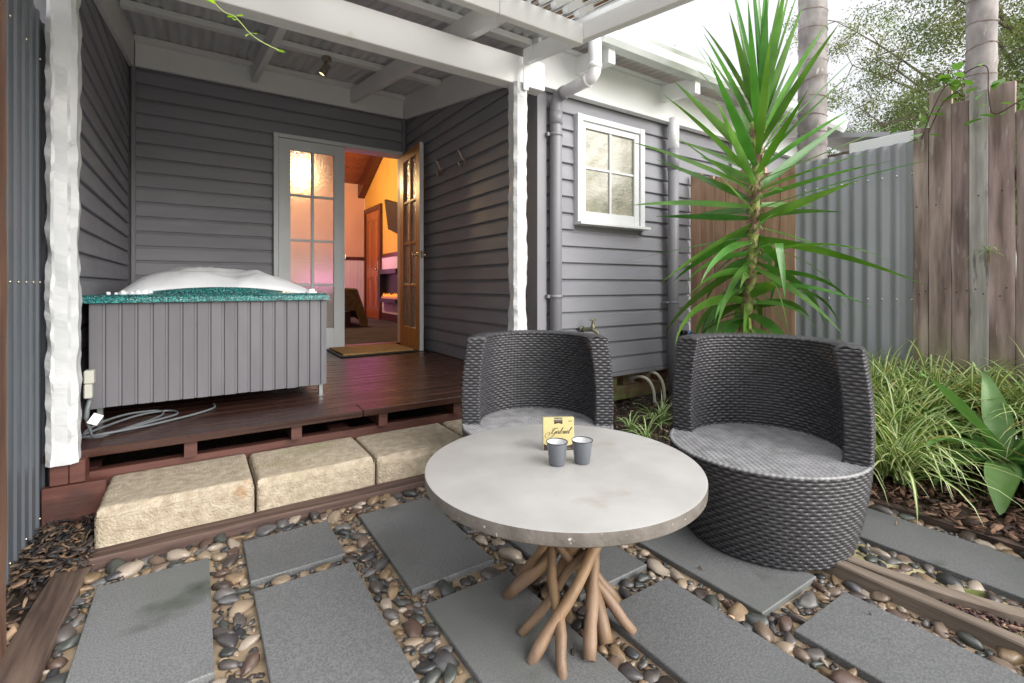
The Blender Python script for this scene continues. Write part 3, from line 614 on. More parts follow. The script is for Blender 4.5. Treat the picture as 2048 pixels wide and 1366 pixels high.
# the open leaf: white outer face and edge, brass knobs
b=BM(); box(b,.6255,.6285,-.019,.0205,0,2.092); o=bpy.data.objects.new('edge_strip',mesh_from('edge_strip',b,WHITEW)); link(o); o.parent=d2
b=BM(); M1=Matrix.Translation((.565,0,.965))@Matrix.Rotation(R(90),4,'X')
for sgn in (1,-1):
    prof=[(0,.075),(.018,.073),(.027,.060),(.027,.050),(.018,.038),(.010,.034),(.010,.026),(.022,.024),(.026,.0205)]
    n0=len(b.verts); lathe(b,[(r,zz*sgn) for r,zz in prof],20); b.verts.ensure_lookup_table()
    for v in b.verts[n0:]: v.co=M1@v.co
bmesh.ops.recalc_face_normals(b,faces=b.faces)
o=bpy.data.objects.new('knob',mesh_from('knob',b,BRASS,smooth=True)); link(o); o.parent=d2
b=BM(); box(b,.6286,.6305,-.012,.012,.93,1.00,bev=.001); o=bpy.data.objects.new('latch_plate',mesh_from('latch_plate',b,BRASS)); link(o); o.parent=d2
b=BM(); box(b,.626,.632,-.03,-.012,.93,.98,bev=.002); o=bpy.data.objects.new('strike_plate',mesh_from('strike_plate',b,BRASS)); link(o); o.parent=d1
# ================================================================== PORCH ROOF
porch=thing('porch_roof','white painted porch roof frame with corrugated sheeting, on two crumpled white posts','porch roof',(.7,3.5,0))
x=-.62; k=0
while x<1.90:
    x1=min(x+.775,1.998); part('roof_sheet',corr(x,x1,[1.88,2.6,3.4,4.3,5.185],lambda q,kk=k:zr(q)+.0022*(kk%2)),ROOFM,porch); x+=.76; k+=1
for x in (.455,1.37): slopeboard('rafter',WHITE,x-.024,x+.024,1.95,5.133,2.865,.140,porch)
for yy in (5.10,4.19,3.3,2.72,2.02):
    f=sl(3.008); b=BM(); box(b,-.43,1.93,yy-.035,yy+.035,f(yy)-.0,f(yy)+.042,bev=.003); part('batten',b,WHITE,porch)
b=BM(); box(b,-.60,1.90,2.50,2.60,2.212,2.392,bev=.004); part('beam',b,WHITE,porch,label='thick white beam across the front of the porch')
b=BM(); box(b,-.70,1.180,1.90,1.945,2.211,2.317,bev=.003); box(b,1.182,1.695,1.90,1.945,2.211,2.317,bev=.003); part('beam',b,WHITE,porch,label='outer white beam under the clear roofing')
zc=lambda yy:2.323-.155*(2.45-yy)
b=BM(); prism(b,[(.55,zc(.55)),(2.46,zc(2.46)),(2.46,zc(2.46)+.092),(.55,zc(.55)+.092)],1.697,1.742,lambda q,r,a:(a,q,r)); bmesh.ops.recalc_face_normals(b,faces=b.faces); bmesh.ops.bevel(b,geom=b.edges[:],offset=.003,segments=1,affect='EDGES'); part('rafter',b,WHITE,porch,label='end rafter under the clear roofing')
# clear roofing
PC=bpy.data.materials.new('milky_clear_roofing'); PC.use_nodes=True; t=PC.node_tree; N=t.nodes; L=t.links; N.remove(N['Principled BSDF'])
ta=N.new('ShaderNodeBsdfTransparent'); ta.inputs[0].default_value=(.97,.98,.98,1); tb=N.new('ShaderNodeBsdfTranslucent'); tb.inputs[0].default_value=(.9,.9,.9,1); tg=N.new('ShaderNodeBsdfGlossy'); tg.inputs['Roughness'].default_value=.12
ns=N.new('ShaderNodeTexNoise'); ns.inputs['Scale'].default_value=9; cr=N.new('ShaderNodeMapRange'); cr.inputs[1].default_value=.4; cr.inputs[2].default_value=.6; cr.inputs[3].default_value=.15; cr.inputs[4].default_value=.45; L.new(ns.outputs[0],cr.inputs[0])
s1=N.new('ShaderNodeMixShader'); L.new(cr.outputs[0],s1.inputs[0]); L.new(ta.outputs[0],s1.inputs[1]); L.new(tb.outputs[0],s1.inputs[2])
s2=N.new('ShaderNodeMixShader'); fr_=N.new('ShaderNodeFresnel'); L.new(fr_.outputs[0],s2.inputs[0]); L.new(s1.outputs[0],s2.inputs[1]); L.new(tg.outputs[0],s2.inputs[2]); L.new(s2.outputs[0],N['Material Output'].inputs[0])
zp=lambda yy:zc(yy)+.104
for k in range(3): part('clear_roof_sheet',corr(-.75+k*.84,.10+k*.84,[.55,1.0,1.5,2.05],lambda q,kk=k:zp(q)+.002*(kk%2)),PC,porch)
# crumpled posts
def post(x0,x1,y0,y1,z0,z1,seed):
    b=BM(); n=150; ch=.018; rows=[]
    for i in range(n+1):
        z=z0+(z1-z0)*i/n; row=[]
        prof=[(x0+ch,y0),((x0+x1)/2-.02,y0),((x0+x1)/2+.02,y0),(x1-ch,y0),(x1,y0+ch),(x1,(y0+y1)/2),(x1,y1-ch),(x1-ch,y1),(x0+ch,y1),(x0,y1-ch),(x0,(y0+y1)/2),(x0,y0+ch)]
        for j,(px,py) in enumerate(prof):
            c=Vector((px,py,z)); o_=Vector((px-(x0+x1)/2,py-(y0+y1)/2,0)).normalized()
            corner=j in (0,3,4,6,7,8,9,11)
            a=noise.noise(Vector((px*13+seed,py*13,z*13)))
            facet=abs(noise.noise(Vector((px*6+seed*2,py*6,z*6.5+px*20))))
            s_=1-2*abs(math.sin(z*PI/.088+noise.noise(Vector((seed+j*.35,z*3.5,j*.2)))*4.0))*(.6+.8*abs(noise.noise(Vector((j,z*7,seed)))))
            c+=o_*(a*.005-facet*.014+(.0021*s_*(1.0 if corner else .1))-.012*max(0,noise.noise(Vector((px*20+seed,py*20,z*10+j*.3)))-.25))
            row.append(b.verts.new(c))
        rows.append(row)
    m=len(rows[0])
    for A,B_ in zip(rows,rows[1:]):
        for k in range(m):
            q=(A[k],A[(k+1)%m],B_[(k+1)%m],B_[k])
            if (k+rows.index(A))%2: b.faces.new((q[0],q[1],q[2])); b.faces.new((q[0],q[2],q[3]))
            else: b.faces.new((q[0],q[1],q[3])); b.faces.new((q[1],q[2],q[3]))
    b.faces.new(rows[0][::-1]); b.faces.new(rows[-1]); bmesh.ops.recalc_face_normals(b,faces=b.faces); return b
part('post',post(-.478,-.382,2.47,2.57,.262,2.60,3),WRAP,porch,label='left crumpled white post beside the hot tub')
part('post',post(1.640,1.745,2.462,2.56,.262,2.211,9),WRAP,porch,label='right crumpled white post at the porch corner')
b=BM(); pr=[(1.700,2.16),(1.700,2.27),(1.702,2.30),(1.712,2.325),(1.735,2.345),(1.80,2.362)]
for i,(a,c) in enumerate(zip(pr,pr[1:])):
    pass
rows=[]
for i,(xx,zz) in enumerate(pr):
    t=Vector((pr[min(i+1,5)][0]-pr[max(i-1,0)][0],pr[min(i+1,5)][1]-pr[max(i-1,0)][1])).normalized(); n=Vector((t.y,-t.x))*.018
    rows.append([b.verts.new((xx+n.x+.01,yq,zz+n.y)) if s else b.verts.new((xx-n.x+.01,yq,zz-n.y)) for s,yq in ((0,2.443),(1,2.443),(1,2.449),(0,2.449))])
for A,B_ in zip(rows,rows[1:]):
    for k in range(4): b.faces.new((A[k],A[(k+1)%4],B_[(k+1)%4],B_[k]))
b.faces.new(rows[0][::-1]); b.faces.new(rows[-1]); bmesh.ops.recalc_face_normals(b,faces=b.faces)
part('bracket',b,WHITE,porch)
# ceiling spotlight
sp_=thing('ceiling_spotlight','small brushed metal spotlight fixed to the porch ceiling batten','spotlight',(.905,4.19,2.845))
b=BM(); lathe(b,[(0,0),(.04,0),(.04,-.03),(.036,-.034),(0,-.034)],24); part('base',b,STEEL,sp_,world=False,autos=40)
b=BM(); tube(b,[(0,0,-.03),(0,0,-.085),(-.006,0,-.095)],.007,10); part('stem',b,STEEL,sp_,world=False)
M=Matrix.Translation((-.012,-.006,-.105))@Matrix.Rotation(R(28),4,'Y')@Matrix.Rotation(R(12),4,'X')
b=BM(); lathe(b,[(0,.045),(.026,.045),(.029,.04),(.029,-.05),(.024,-.05),(.024,-.038)],24); bmesh.ops.transform(b,matrix=M,verts=b.verts); part('lamp_head',b,STEEL,sp_,world=False,autos=40)
b=BM(); lathe(b,[(.0239,-.040),(0,-.036)],20); bmesh.ops.transform(b,matrix=M,verts=b.verts); part('bulb_face',b,mat('warm_bulb',(.9,.85,.6),None,emit=((1,.88,.55),1.6)),sp_,world=False)
# ================================================================== ROOM BEHIND THE DOORS
YWALL=mat('lamplit_orange_wall',(.70,.40,.09),(.74,.44,.11),scale=2,rough=.7)  # cream wall with the warm lamplight put into its colour
PWALL=mat('pink_lit_beadboard',(.72,.60,.74),(.76,.64,.78),scale=2,rough=.6)  # pale boards with the pink glow tinted into the colour
AWALL=mat('lamplit_peach_wall',(.70,.40,.33),(.74,.44,.37),scale=2,rough=.7)  # cream wall, orange and pink light of the room coloured in
DKW=mat('dark_jarrah_trim',(.055,.014,.010),(.10,.028,.018),scale=8,stretch=(3,3,.4),rough=.35)
REDC=mat('red_timber_ceiling',(.15,.042,.02),(.24,.075,.035),scale=8,stretch=(3,.3,3),rough=.4,rnd=.1)
CARP=mat('dark_grey_carpet',(.045,.042,.055),(.075,.07,.085),scale=60,rough=.95,spot=(3,(.03,.03,.04),.5,.2))
b=BM(); box(b,-1.5,3.1,5.33,10.4,.20,.286); struct('room_floor',b,CARP)
b=BM(); box(b,-1.5,3.0,10.302,10.4,.287,3.4); struct('room_back_wall',b,AWALL)
b=BM(); prism(b,[(5.33,.2),(10.301,.2),(10.301,3.06),(7.8,4.31),(5.33,3.06)],3.002,3.1,lambda q,r,a:(a,q,r)); struct('room_side_wall',b,YWALL)
b=BM(); prism(b,[(5.33,.2),(10.301,.2),(10.301,3.06),(7.8,4.31),(5.33,3.06)],-1.5,-1.4,lambda q,r,a:(a,q,r)); struct('room_left_wall',b,AWALL)
ceil=None
b=BM(); prism(b,[(5.2,3.06),(7.8,4.36),(10.45,3.06),(10.45,3.12),(7.8,4.44),(5.2,3.12)],-1.6,3.2,lambda q,r,a:(a,q,r)); ceil=struct('room_ceiling',b,REDC)
for k in range(40):                           # ceiling lining boards
    t0=k/40; ya=7.82+t0*2.47; yb=ya+.0585; f=lambda q:4.345-.5*(q-7.8)-.012
    b=BM(); prism(b,[(ya,f(ya)),(yb,f(yb)),(yb,f(yb)-.012),(ya,f(ya)-.012)],1.6,2.99,lambda q,r,a:(a,q,r)); o=struct('lining_board',b,REDC,parent=ceil); del o['kind']
b=BM(); prism(b,[(10.30,2.79),(10.30,3.05),(7.9,4.24),(7.9,3.97)],2.86,3.0,lambda q,r,a:(a,q,r)); single('ceiling_beam',b,DKW,'sloping dark red timber beam seen through the open french door','beam')
room=thing('wall_panelling','pale beadboard wall panelling coloured with pink light, with dark rail and skirting inside the room','wall panelling',(3,9,.29))
b=BM(); y=8.0
while y<10.2:
    if not 9.10<y<10.18: box(b,2.988,3.001,y,y+.072,.42,1.475,bev=.003)
    y+=.075
part('beadboard',b,PWALL,room); b=BM(); x=1.2
while x<2.98: box(b,x,min(x+.072,2.987),10.288,10.301,.42,1.475,bev=.003); x+=.075
part('beadboard',b,PWALL,room)
b=BM(); box(b,2.97,3.001,7.0,9.10,1.476,1.54); box(b,1.0,2.985,10.27,10.301,1.476,1.54); part('chair_rail',b,DKW,room)
b=BM(); box(b,2.97,3.001,7.0,9.10,.288,.42); part('skirting',b,DKW,room); b=BM(); box(b,1.0,2.985,10.27,10.301,.288,.42); part('skirting',b,DKW,room)
idr=thing('interior_door','tall red-brown panelled door with dark frame inside the room','door',(3,9.6,.29))
RD=mat('red_brown_door_timber',(.30,.085,.025),(.42,.14,.045),scale=6,stretch=(3,3,.4),rough=.3)
b=BM(); box(b,2.95,3.001,9.10,9.19,.288,2.52); box(b,2.95,3.001,10.08,10.17,.288,2.52); box(b,2.95,3.001,9.191,10.079,2.43,2.52); part('door_frame',b,DKW,idr)
b=BM(); box(b,2.975,3.001,9.192,10.078,.288,2.429); part('door_leaf',b,RD,idr)
b=BM()
for y0,y1 in ((9.30,9.58),(9.68,9.97)):
    for z0,z1 in ((.50,1.12),(1.30,2.28)):
        for q in ((y0,y1,z0,z0+.03),(y0,y1,z1-.03,z1),(y0,y0+.03,z0+.031,z1-.031),(y1-.03,y1,z0+.031,z1-.031)): box(b,2.962,2.9745,*q,bev=.003)
part('door_moulding',b,RD,idr)
b=BM(); lathe(b,[(0,0),(.03,.005),(.03,.03),(.012,.04),(.012,.06),(0,.06)],14); bmesh.ops.transform(b,matrix=Matrix.Translation((2.90,9.26,1.26))@Matrix.Rotation(R(90),4,'Y'),verts=b.verts); box(b,2.955,2.974,9.235,9.285,1.2,1.5,bev=.002); part('knob',b,BRASS,idr)
b=BM(); box(b,2.905,2.913,9.24,9.28,.96,1.14,bev=.003); box(b,2.907,2.911,9.258,9.262,1.14,1.24); part('key_tag',b,HONEY,idr)
fp=thing('wall_fireplace','black wall-mounted electric fireplace glowing inside the room','fireplace',(3,8.55,.63))
b=BM(); box(b,2.86,2.986,8.0,8.96,.635,.70,bev=.004); box(b,2.86,2.986,8.0,8.96,1.15,1.235,bev=.004); box(b,2.86,2.986,8.84,8.96,.701,1.149,bev=.004); box(b,2.97,2.986,8.0,8.839,.701,1.149); part('surround',b,BLACK,fp)
b=BM()
for i in range(14):
    y=8.04+i*.057; h=random.uniform(.03,.08); lathe(b,[(.02,0),(.026,.02),(.012,h*.6),(0,h)],6,c=(2.92,y,.74))
part('flames',b,mat('flame_glow',(.9,.5,.1),None,emit=((1,.30,.05),.18)),fp)
b=BM(); box(b,2.88,2.95,8.02,8.83,.702,.735,bev=.006); part('ember_bed',b,mat('glowing_ember',(.5,.2,.15),None,emit=((1,.35,.28),.06)),fp)
tv=thing('television','black television tilted forward high on the lamplight-tinted wall','television',(2.9,8.4,2.2))
b=BM(); box(b,-.03,.03,-.75,.12,-.27,.27,bev=.006); bmesh.ops.transform(b,matrix=Matrix.Rotation(R(-12),4,'Y'),verts=b.verts); bmesh.ops.transform(b,matrix=Matrix.Rotation(R(14),4,'X'),verts=b.verts); part('screen',b,BLACK,tv,world=False)
b=BM(); box(b,.03,.10,-.08,.08,-.08,.08); part('bracket',b,BLACK,tv,world=False)
bed=thing('bed','bed with a quilted olive brown cover, seen past the closed door leaf','bed',(1.5,8.2,.29))
QU=mat('olive_brown_quilt',(.11,.085,.055),(.17,.135,.09),scale=12,rough=.85,bump=.8,bscale=14,dist=.02)
b=BM(); nx,ny=40,40
def qz(u,v):
    return 0
rows=[]
for i in range(nx+1):
    row=[]
    for j in range(ny+1):
        X=.5+ (2.72-.5)*i/nx; Y=7.45+1.9*j/ny; z=.90
        ov=max(0,X-2.12); 
        if ov>0: z-=max(0,ov*.9-.02); X=2.12+ov*.30+.03*math.sin(Y*9)
        ovy=max(0,7.75-Y)
        if ovy>0: z-=ovy*1.2; Y=7.75-ovy*.2
        z+=.008*(math.sin((X+Y)*40)*math.sin((X-Y)*40))
        row.append(b.verts.new((X,Y,z)))
    rows.append(row)
for i in range(nx):
    for j in range(ny): b.faces.new((rows[i][j],rows[i+1][j],rows[i+1][j+1],rows[i][j+1]))
part('quilt',b,QU,bed,smooth=True)
b=BM(); box(b,.6,2.04,7.84,9.26,.30,.515,bev=.01); part('bed_base',b,QU,bed); b=BM(); box(b,.55,2.08,7.80,9.3,.52,.885,bev=.03); part('mattress',b,mat('cream_mattress',(.6,.55,.48),None,rough=.9),bed)
for x,y in ((2.02,7.86),(2.02,9.2)): b=BM(); box(b,x-.04,x+.04,y-.04,y+.04,.287,.52); part('leg',b,DKW,bed)
lampo=thing('pendant_lamp','glowing round pendant lamp inside the room behind the closed door leaf','lamp',(1.42,8.5,2.88))
b=BM(); bmesh.ops.create_uvsphere(b,u_segments=20,v_segments=12,radius=.10); part('globe',b,mat('lit_lamp_globe',(1,.9,.7),None,emit=((1,.80,.50),12)),lampo,world=False,smooth=True)
b=BM(); tube(b,[(0,0,.1),(0,0,1.05)],.006,8); part('cord',b,BLACK,lampo,world=False)
def plight(name,loc,e,col,rad):
    l=bpy.data.lights.new(name,'POINT'); l.energy=e; l.color=col; l.shadow_soft_size=rad; o=bpy.data.objects.new(name,l); link(o); o.location=loc
plight('pendant_light',(1.42,8.5,2.74),34,(1,.66,.30),.06)
plight('pink_led_light',(2.55,8.75,1.40),1.5,(1,.25,.75),.4)
plight('pink_led_light',(2.0,9.7,.75),1.4,(1,.25,.75),.45)
# ================================================================== DOOR MAT
mt=thing('door_mat','brown coir door mat with a black edge at the open door','door mat',(1.48,4.85,.29))
b=BM(); box(b,1.10,1.83,4.50,5.10,.290,.302,bev=.003); part('rubber_edge',b,BLACK,mt)
b=BM(); box(b,1.125,1.805,4.525,5.075,.3025,.318); bmesh.ops.subdivide_edges(b,edges=b.edges[:],cuts=30,use_grid_fill=True); disp(b,.003,60); part('coir_top',b,COIR,mt)
# ================================================================== COAT HOOKS
hk=None
for i,(y,z,lb) in enumerate(((4.22,2.05,'double metal coat hook on the grey wall nearer the door'),(3.76,2.045,'double metal coat hook on the grey wall nearer the white post'))):
    if hk is None:
        hk=thing('coat_hook',lb,'coat hook',(1.975,y,z),'coat hooks on the recess wall')
        b=BM(); box(b,-.008,.004,-.018,.018,-.045,.035,bev=.003); part('back_plate',b,STEEL,hk,world=False)
        b=BM(); tube(b,catm([(-.006,0,-.005),(-.03,0,.015),(-.045,0,.05),(-.072,0,.085)],5),.0062,8); bmesh.ops.create_uvsphere(b,u_segments=10,v_segments=8,radius=.009,matrix=Matrix.Translation((-.073,0,.088))); part('upper_prong',b,STEEL,hk,world=False,smooth=True)
        b=BM(); tube(b,catm([(-.006,0,-.02),(-.02,0,-.05),(-.045,0,-.058),(-.062,0,-.035),(-.066,0,-.02)],5),.0062,8); part('lower_prong',b,STEEL,hk,world=False,smooth=True)
    else: copy_thing(hk,(1.975,y,z),0,lb)
# ================================================================== HOT TUB
tub=thing('hot_tub','hot tub with teal speckled rim, grey board cladding and a heap of white foam','hot tub',(.1,3.8,ZD))
TP=mat('sun_offset_tub_paint',(.115,.112,.125),(.135,.132,.146),scale=2.5,stretch=(4,1,1),rough=.45,rough2=.6,bump=.08,bscale=30,rnd=.03,spot=(28,(.30,.29,.30),.76,.03))  # same grey as the house, darkened to offset the sun on the tub
x=-.4245; p=.0612
while x<.64:
    x1=min(x+p,.650); b=BM()
    prism(b,[(x+.0008,3.012),(x+.0008,2.998),(x+.004,2.996),(x1-.013,2.996),(x1-.009,3.002),(x1-.0008,3.003),(x1-.0008,3.012)],.362+random.uniform(-.002,.002),.861,lambda q,r,a:(q,r,a)); bmesh.ops.recalc_face_normals(b,faces=b.faces); part('cladding_board',b,TP,tub); x+=p
b=BM(); y=3.02; 
while y<4.6:
    y1=y+p; box(b,.640,.652,y+.001,y1-.001,.362,.861,bev=.003); y=y1
part('side_cladding',b,TP,tub)
b=BM(); box(b,-.42,.638,3.014,4.60,.40,.855); part('tub_body',b,TP,tub)
for x in (-.39,.628): b=BM(); box(b,x-.012,x+.012,3.05,3.075,ZD+.001,.40,bev=.002); box(b,x-.02,x+.02,3.04,3.085,ZD,.2895); part('foot',b,mat('galvanised_steel',(.20,.215,.215),(.28,.30,.295),scale=20,rough=.4,metal=.7),tub)
b=BM(); NX,NY=60,60; rows=[]
def rimz(X,Y):
    cx,cy=.11,3.80; rx,ry=.47,.70; q=((X-cx)/rx)**2+((Y-cy)/ry)**2
    z=.903
    xx=(X-cx)/.40
    if Y<3.75 and abs(xx)<1 and Y>3.07: z+=.036*(1-xx*xx)*min(1,(Y-3.07)/.05)
    if q<.72 : z-=.15*min(1,(.72-q)*4)
    return z
for i in range(NX+1):
    row=[]
    for j in range(NY+1):
        X=-.470+(.657+.470)*i/NX; Y=2.962+(4.64-2.962)*j/NY; e=min(X+.470,.657-X,Y-2.962,4.64-Y); z=rimz(X,Y)-(.014*(1-min(1,e/.03))**2)
        row.append(b.verts.new((X,Y,z)))
    rows.append(row)
for i in range(NX):
    for j in range(NY): b.faces.new((rows[i][j],rows[i+1][j],rows[i+1][j+1],rows[i][j+1]))
bd=[rows[i][0] for i in range(NX+1)]+[rows[NX][j] for j in range(1,NY+1)]+[rows[i][NY] for i in range(NX-1,-1,-1)]+[rows[0][j] for j in range(NY-1,0,-1)]
lo_=[b.verts.new((v.co.x,v.co.y,.864)) for v in bd]
for k in range(len(bd)): b.faces.new((bd[k],lo_[k],lo_[(k+1)%len(bd)],bd[(k+1)%len(bd)]))
b.faces.new(lo_); bmesh.ops.recalc_face_normals(b,faces=b.faces); part('rim',b,TEAL,tub,autos=40)
# foam
b=BM(); rows=[]; NX,NY=70,50
for i in range(NX+1):
    row=[]
    for j in range(NY+1):
        X=-.36+(.62+.36)*i/NX; Y=3.13+(4.45-3.13)*j/NY; u=(X+.36)/.98*2-1; v=(Y-3.13)/1.32*2-1
        e=max(0,1-abs(u)**2.6)*max(0,1-abs(v)**4); h=.155*(e**.75)*(1-.14*u)+noise.noise(Vector((X*4,Y*4,2)))*.050*e+noise.noise(Vector((X*11,Y*11,5)))*.016*e+abs(noise.noise(Vector((X*26,Y*26,7))))*.007*e
        z=max(.86,.893+h-(.04 if e<=0.001 else 0)); row.append(b.verts.new((X+noise.noise(Vector((X*5,Y*5,9)))*.03,Y,z)))
    rows.append(row)
for i in range(NX):
    for j in range(NY): b.faces.new((rows[i][j],rows[i+1][j],rows[i+1][j+1],rows[i][j+1]))
part('foam',b,FOAM,tub,smooth=True)
b=BM()
for (x,y,r) in ((-.30,3.05,.016),(-.27,3.06,.012),(-.245,3.07,.018),(-.22,3.09,.020),(-.36,3.08,.010),(-.20,3.10,.014),(-.33,3.07,.008)):
    bmesh.ops.create_icosphere(b,subdivisions=2,radius=r,matrix=Matrix.Translation((x,y,.903+r*.3)))
disp(b,.006,60); part('foam',b,FOAM,tub,smooth=True,label='small dabs of foam spilled on the tub rim')
b=BM(); lathe(b,[(0,.024),(.018,.024),(.020,.020),(.020,.010),(.030,.008),(.032,.004),(.032,0)],24,c=(.575,3.06,.9025)); part('air_control_knob',b,mat('white_knob_plastic',(.85,.85,.85),None,rough=.3),tub,autos=40)
# power box, cable, tag
pb=thing('power_switch_box','small ivory power switch box fixed behind the left white post','switch box',(-.372,2.60,.55))
b=BM(); box(b,-.383,-.350,2.59,2.63,.545,.60,bev=.004); part('switch_cover',b,CREAMP,pb)
b=BM(); box(b,-.383,-.356,2.592,2.628,.485,.544,bev=.004); part('socket',b,CREAMP,pb)
b=BM(); tube(b,catm([(-.365,2.61,.476),(-.372,2.60,.44),(-.375,2.60,.40)],4),.009,10); part('plug',b,RUBR,pb)
cb=thing('power_cable','coil of grey power cable lying on the deck under the hot tub','cable',(-.3,3.1,ZD))
path=[(-.375,2.60,.40),(-.366,2.61,.36),(-.358,2.64,.315),(-.33,2.72,.296),(-.26,2.82,.295),(-.18,2.92,.295),(-.14,3.02,.295),(-.17,3.08,.302),(-.28,3.04,.31),(-.37,2.92,.31),(-.41,2.80,.30),(-.38,2.72,.296),(-.28,2.75,.302),(-.17,2.84,.305),(-.08,2.97,.297),(-.12,3.07,.297),(-.24,3.00,.306),(-.38,2.82,.300),(-.42,2.74,.296),(-.33,2.72,.304),(-.2,2.78,.300),(-.09,2.86,.296),(.02,2.94,.296),(.08,3.02,.296),(.08,3.12,.296)]
b=BM(); tube(b,catm(path,7),.0055,8); part('cord',b,RUBR,cb,smooth=True)
b=BM(); box(b,-.018,.018,-.0006,.0006,-.022,.022); bmesh.ops.transform(b,matrix=Matrix.Translation((-.345,2.585,.40))@Matrix.Rotation(R(32),4,'Y')@Matrix.Rotation(R(20),4,'Z'),verts=b.verts); tg_=part('test_tag',b,mat('white_tag',(.8,.8,.8),None,rough=.5),cb)
# ================================================================== TABLE
TC=(.915,1.12); TZ=.418
tb=thing('round_table','round pale concrete table on a tangle of honey-coloured teak branches','table',(TC[0],TC[1],0))
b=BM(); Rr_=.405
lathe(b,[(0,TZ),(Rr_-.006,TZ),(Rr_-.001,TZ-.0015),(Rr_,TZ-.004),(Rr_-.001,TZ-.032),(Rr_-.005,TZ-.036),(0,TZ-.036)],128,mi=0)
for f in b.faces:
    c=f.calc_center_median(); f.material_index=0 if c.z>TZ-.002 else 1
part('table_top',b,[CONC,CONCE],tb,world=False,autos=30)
FT=[(.790,1.235),(.737,1.079),(.705,.985),(.742,.900),(.829,.908),(.914,.929),(1.000,.915),(1.060,1.034),(1.075,1.15),(1.02,1.25),(.93,1.30),(.85,1.27),(.94,1.19)]
rg=random.Random(5)
for i,(fx,fy) in enumerate(FT):
    a=math.atan2(fy-1.07,fx-.885); r0=rg.uniform(.012,.021); dirn=1 if i%3 else -1
    ta=a+dirn*R(rg.uniform(125,170)); rt=rg.uniform(.15,.25)
    p0=Vector((fx-TC[0],fy-TC[1],-.004)); p2=Vector((.01+rt*math.cos(ta),-.01+rt*math.sin(ta),TZ-.038)); mid=(p0+p2)/2+Vector((rg.uniform(-.03,.03),rg.uniform(-.03,.03),rg.uniform(-.01,.03)))
    pts=bez(p0,mid,p2,14); pts=[q+noise.noise_vector(q*7+Vector((i*5,0,0)))*.014 for q in pts]
    rad=[r0*(1.06-.25*k/14)+noise.noise(Vector((i*9,k*.7,0)))*.0035 for k in range(15)]; rad[0]*=.82
    b=BM(); tube(b,pts,rad,12,mi=0,mic=1); part('leg',b,[STICK,STICKT],tb,world=False)
for (x,y,a0) in ((.98,1.22,0.4),(.84,1.16,2.0)):
    p0=Vector((x-TC[0]+.16*math.cos(a0),y-TC[1]+.16*math.sin(a0),.26)); p2=Vector((x-TC[0]-.2*math.cos(a0),y-TC[1]-.2*math.sin(a0),TZ-.05)); b=BM(); tube(b,bez(p0,(p0+p2)/2+Vector((0,0,-.02)),p2,8),.017,12,mi=0,mic=1); part('brace',b,[STICK,STICKT],tb,world=False)
# ------------------------------------------------------------------ cups
ENA=mat('grey_enamel',(.115,.125,.145),(.13,.14,.16),scale=3,rough=.3); ENW=mat('white_enamel',(.62,.62,.63),None,rough=.25); ENB=mat('black_rim_enamel',(.02,.02,.022),None,rough=.3)
cup=None
for (x,y,lb) in ((.894,1.118,'grey enamel cup with black rim in front of the chocolate box, the left one'),(.966,1.088,'grey enamel cup with black rim right of the chocolate box')):
    if cup is None:
        cup=thing('enamel_cup',lb,'cup',(x,y,TZ),'grey enamel cups on the table')
        b=BM(); lathe(b,[(0,.001),(.0205,.001),(.0225,.003),(.0305,.0655),(.0312,.068)],40); part('body',b,ENA,cup,world=False)
        b=BM(); lathe(b,[(.0302,.068),(.0293,.064),(.0212,.004),(0,.004)],40); part('lining',b,ENW,cup,world=False)
        b=BM(); ring=[(.0308+.0014*math.cos(t),.0682+.0014*math.sin(t)) for t in [2*PI*k/8 for k in range(9)]]; lathe(b,ring,40); part('rim',b,ENB,cup,world=False)
    else: copy_thing(cup,(x,y,TZ),.6,lb)
# ------------------------------------------------------------------ chocolate box
cbx=thing('chocolate_box','yellow chocolate box with dark ribbon print standing on the table behind the cups','chocolate box',(.975,1.21,TZ),rotz=R(YAW-90+3.5))
YB_=mat('pale_yellow_card',(.46,.39,.17),(.50,.43,.20),scale=8,rough=.5); BRN=mat('dark_brown_print',(.035,.022,.018),None,rough=.5); GOLD=mat('pale_gold_print',(.60,.50,.22),None,rough=.5); IVP=mat('ivory_print',(.75,.68,.5),None,rough=.5)
w,h,t=.1005,.104,.016; LEAN=Matrix.Rotation(R(-3),4,'X')
b=BM(); box(b,-w/2,w/2,0,t,0,h,bev=.0006); bmesh.ops.transform(b,matrix=LEAN,verts=b.verts); part('carton',b,YB_,cbx,world=False)
def flat(name,polys,m,yo):
    b=BM()
    for pl in polys:
        vs_=[b.verts.new(LEAN@Vector((x,yo,z))) for x,z in pl]; f=b.faces.new(vs_)
    for f in b.faces:
        f.normal_update()
        if f.normal.y>0: f.normal_flip()
    return part(name,b,m,cbx,world=False)
flat('ribbon_print',[[(-.0145,h),(.0125,h),(.0125,h-.0205),(-.001,h-.0170),(-.0145,h-.0205)]],BRN,-.0004)
flat('base_print',[[(-w/2+.0015,.001),(w/2,.001),(w/2,.0215),(.036,.0165),(.02,.013),(0,.0115),(-.02,.012),(-.036,.0165),(-w/2+.0015,.0215)]],BRN,-.0004)
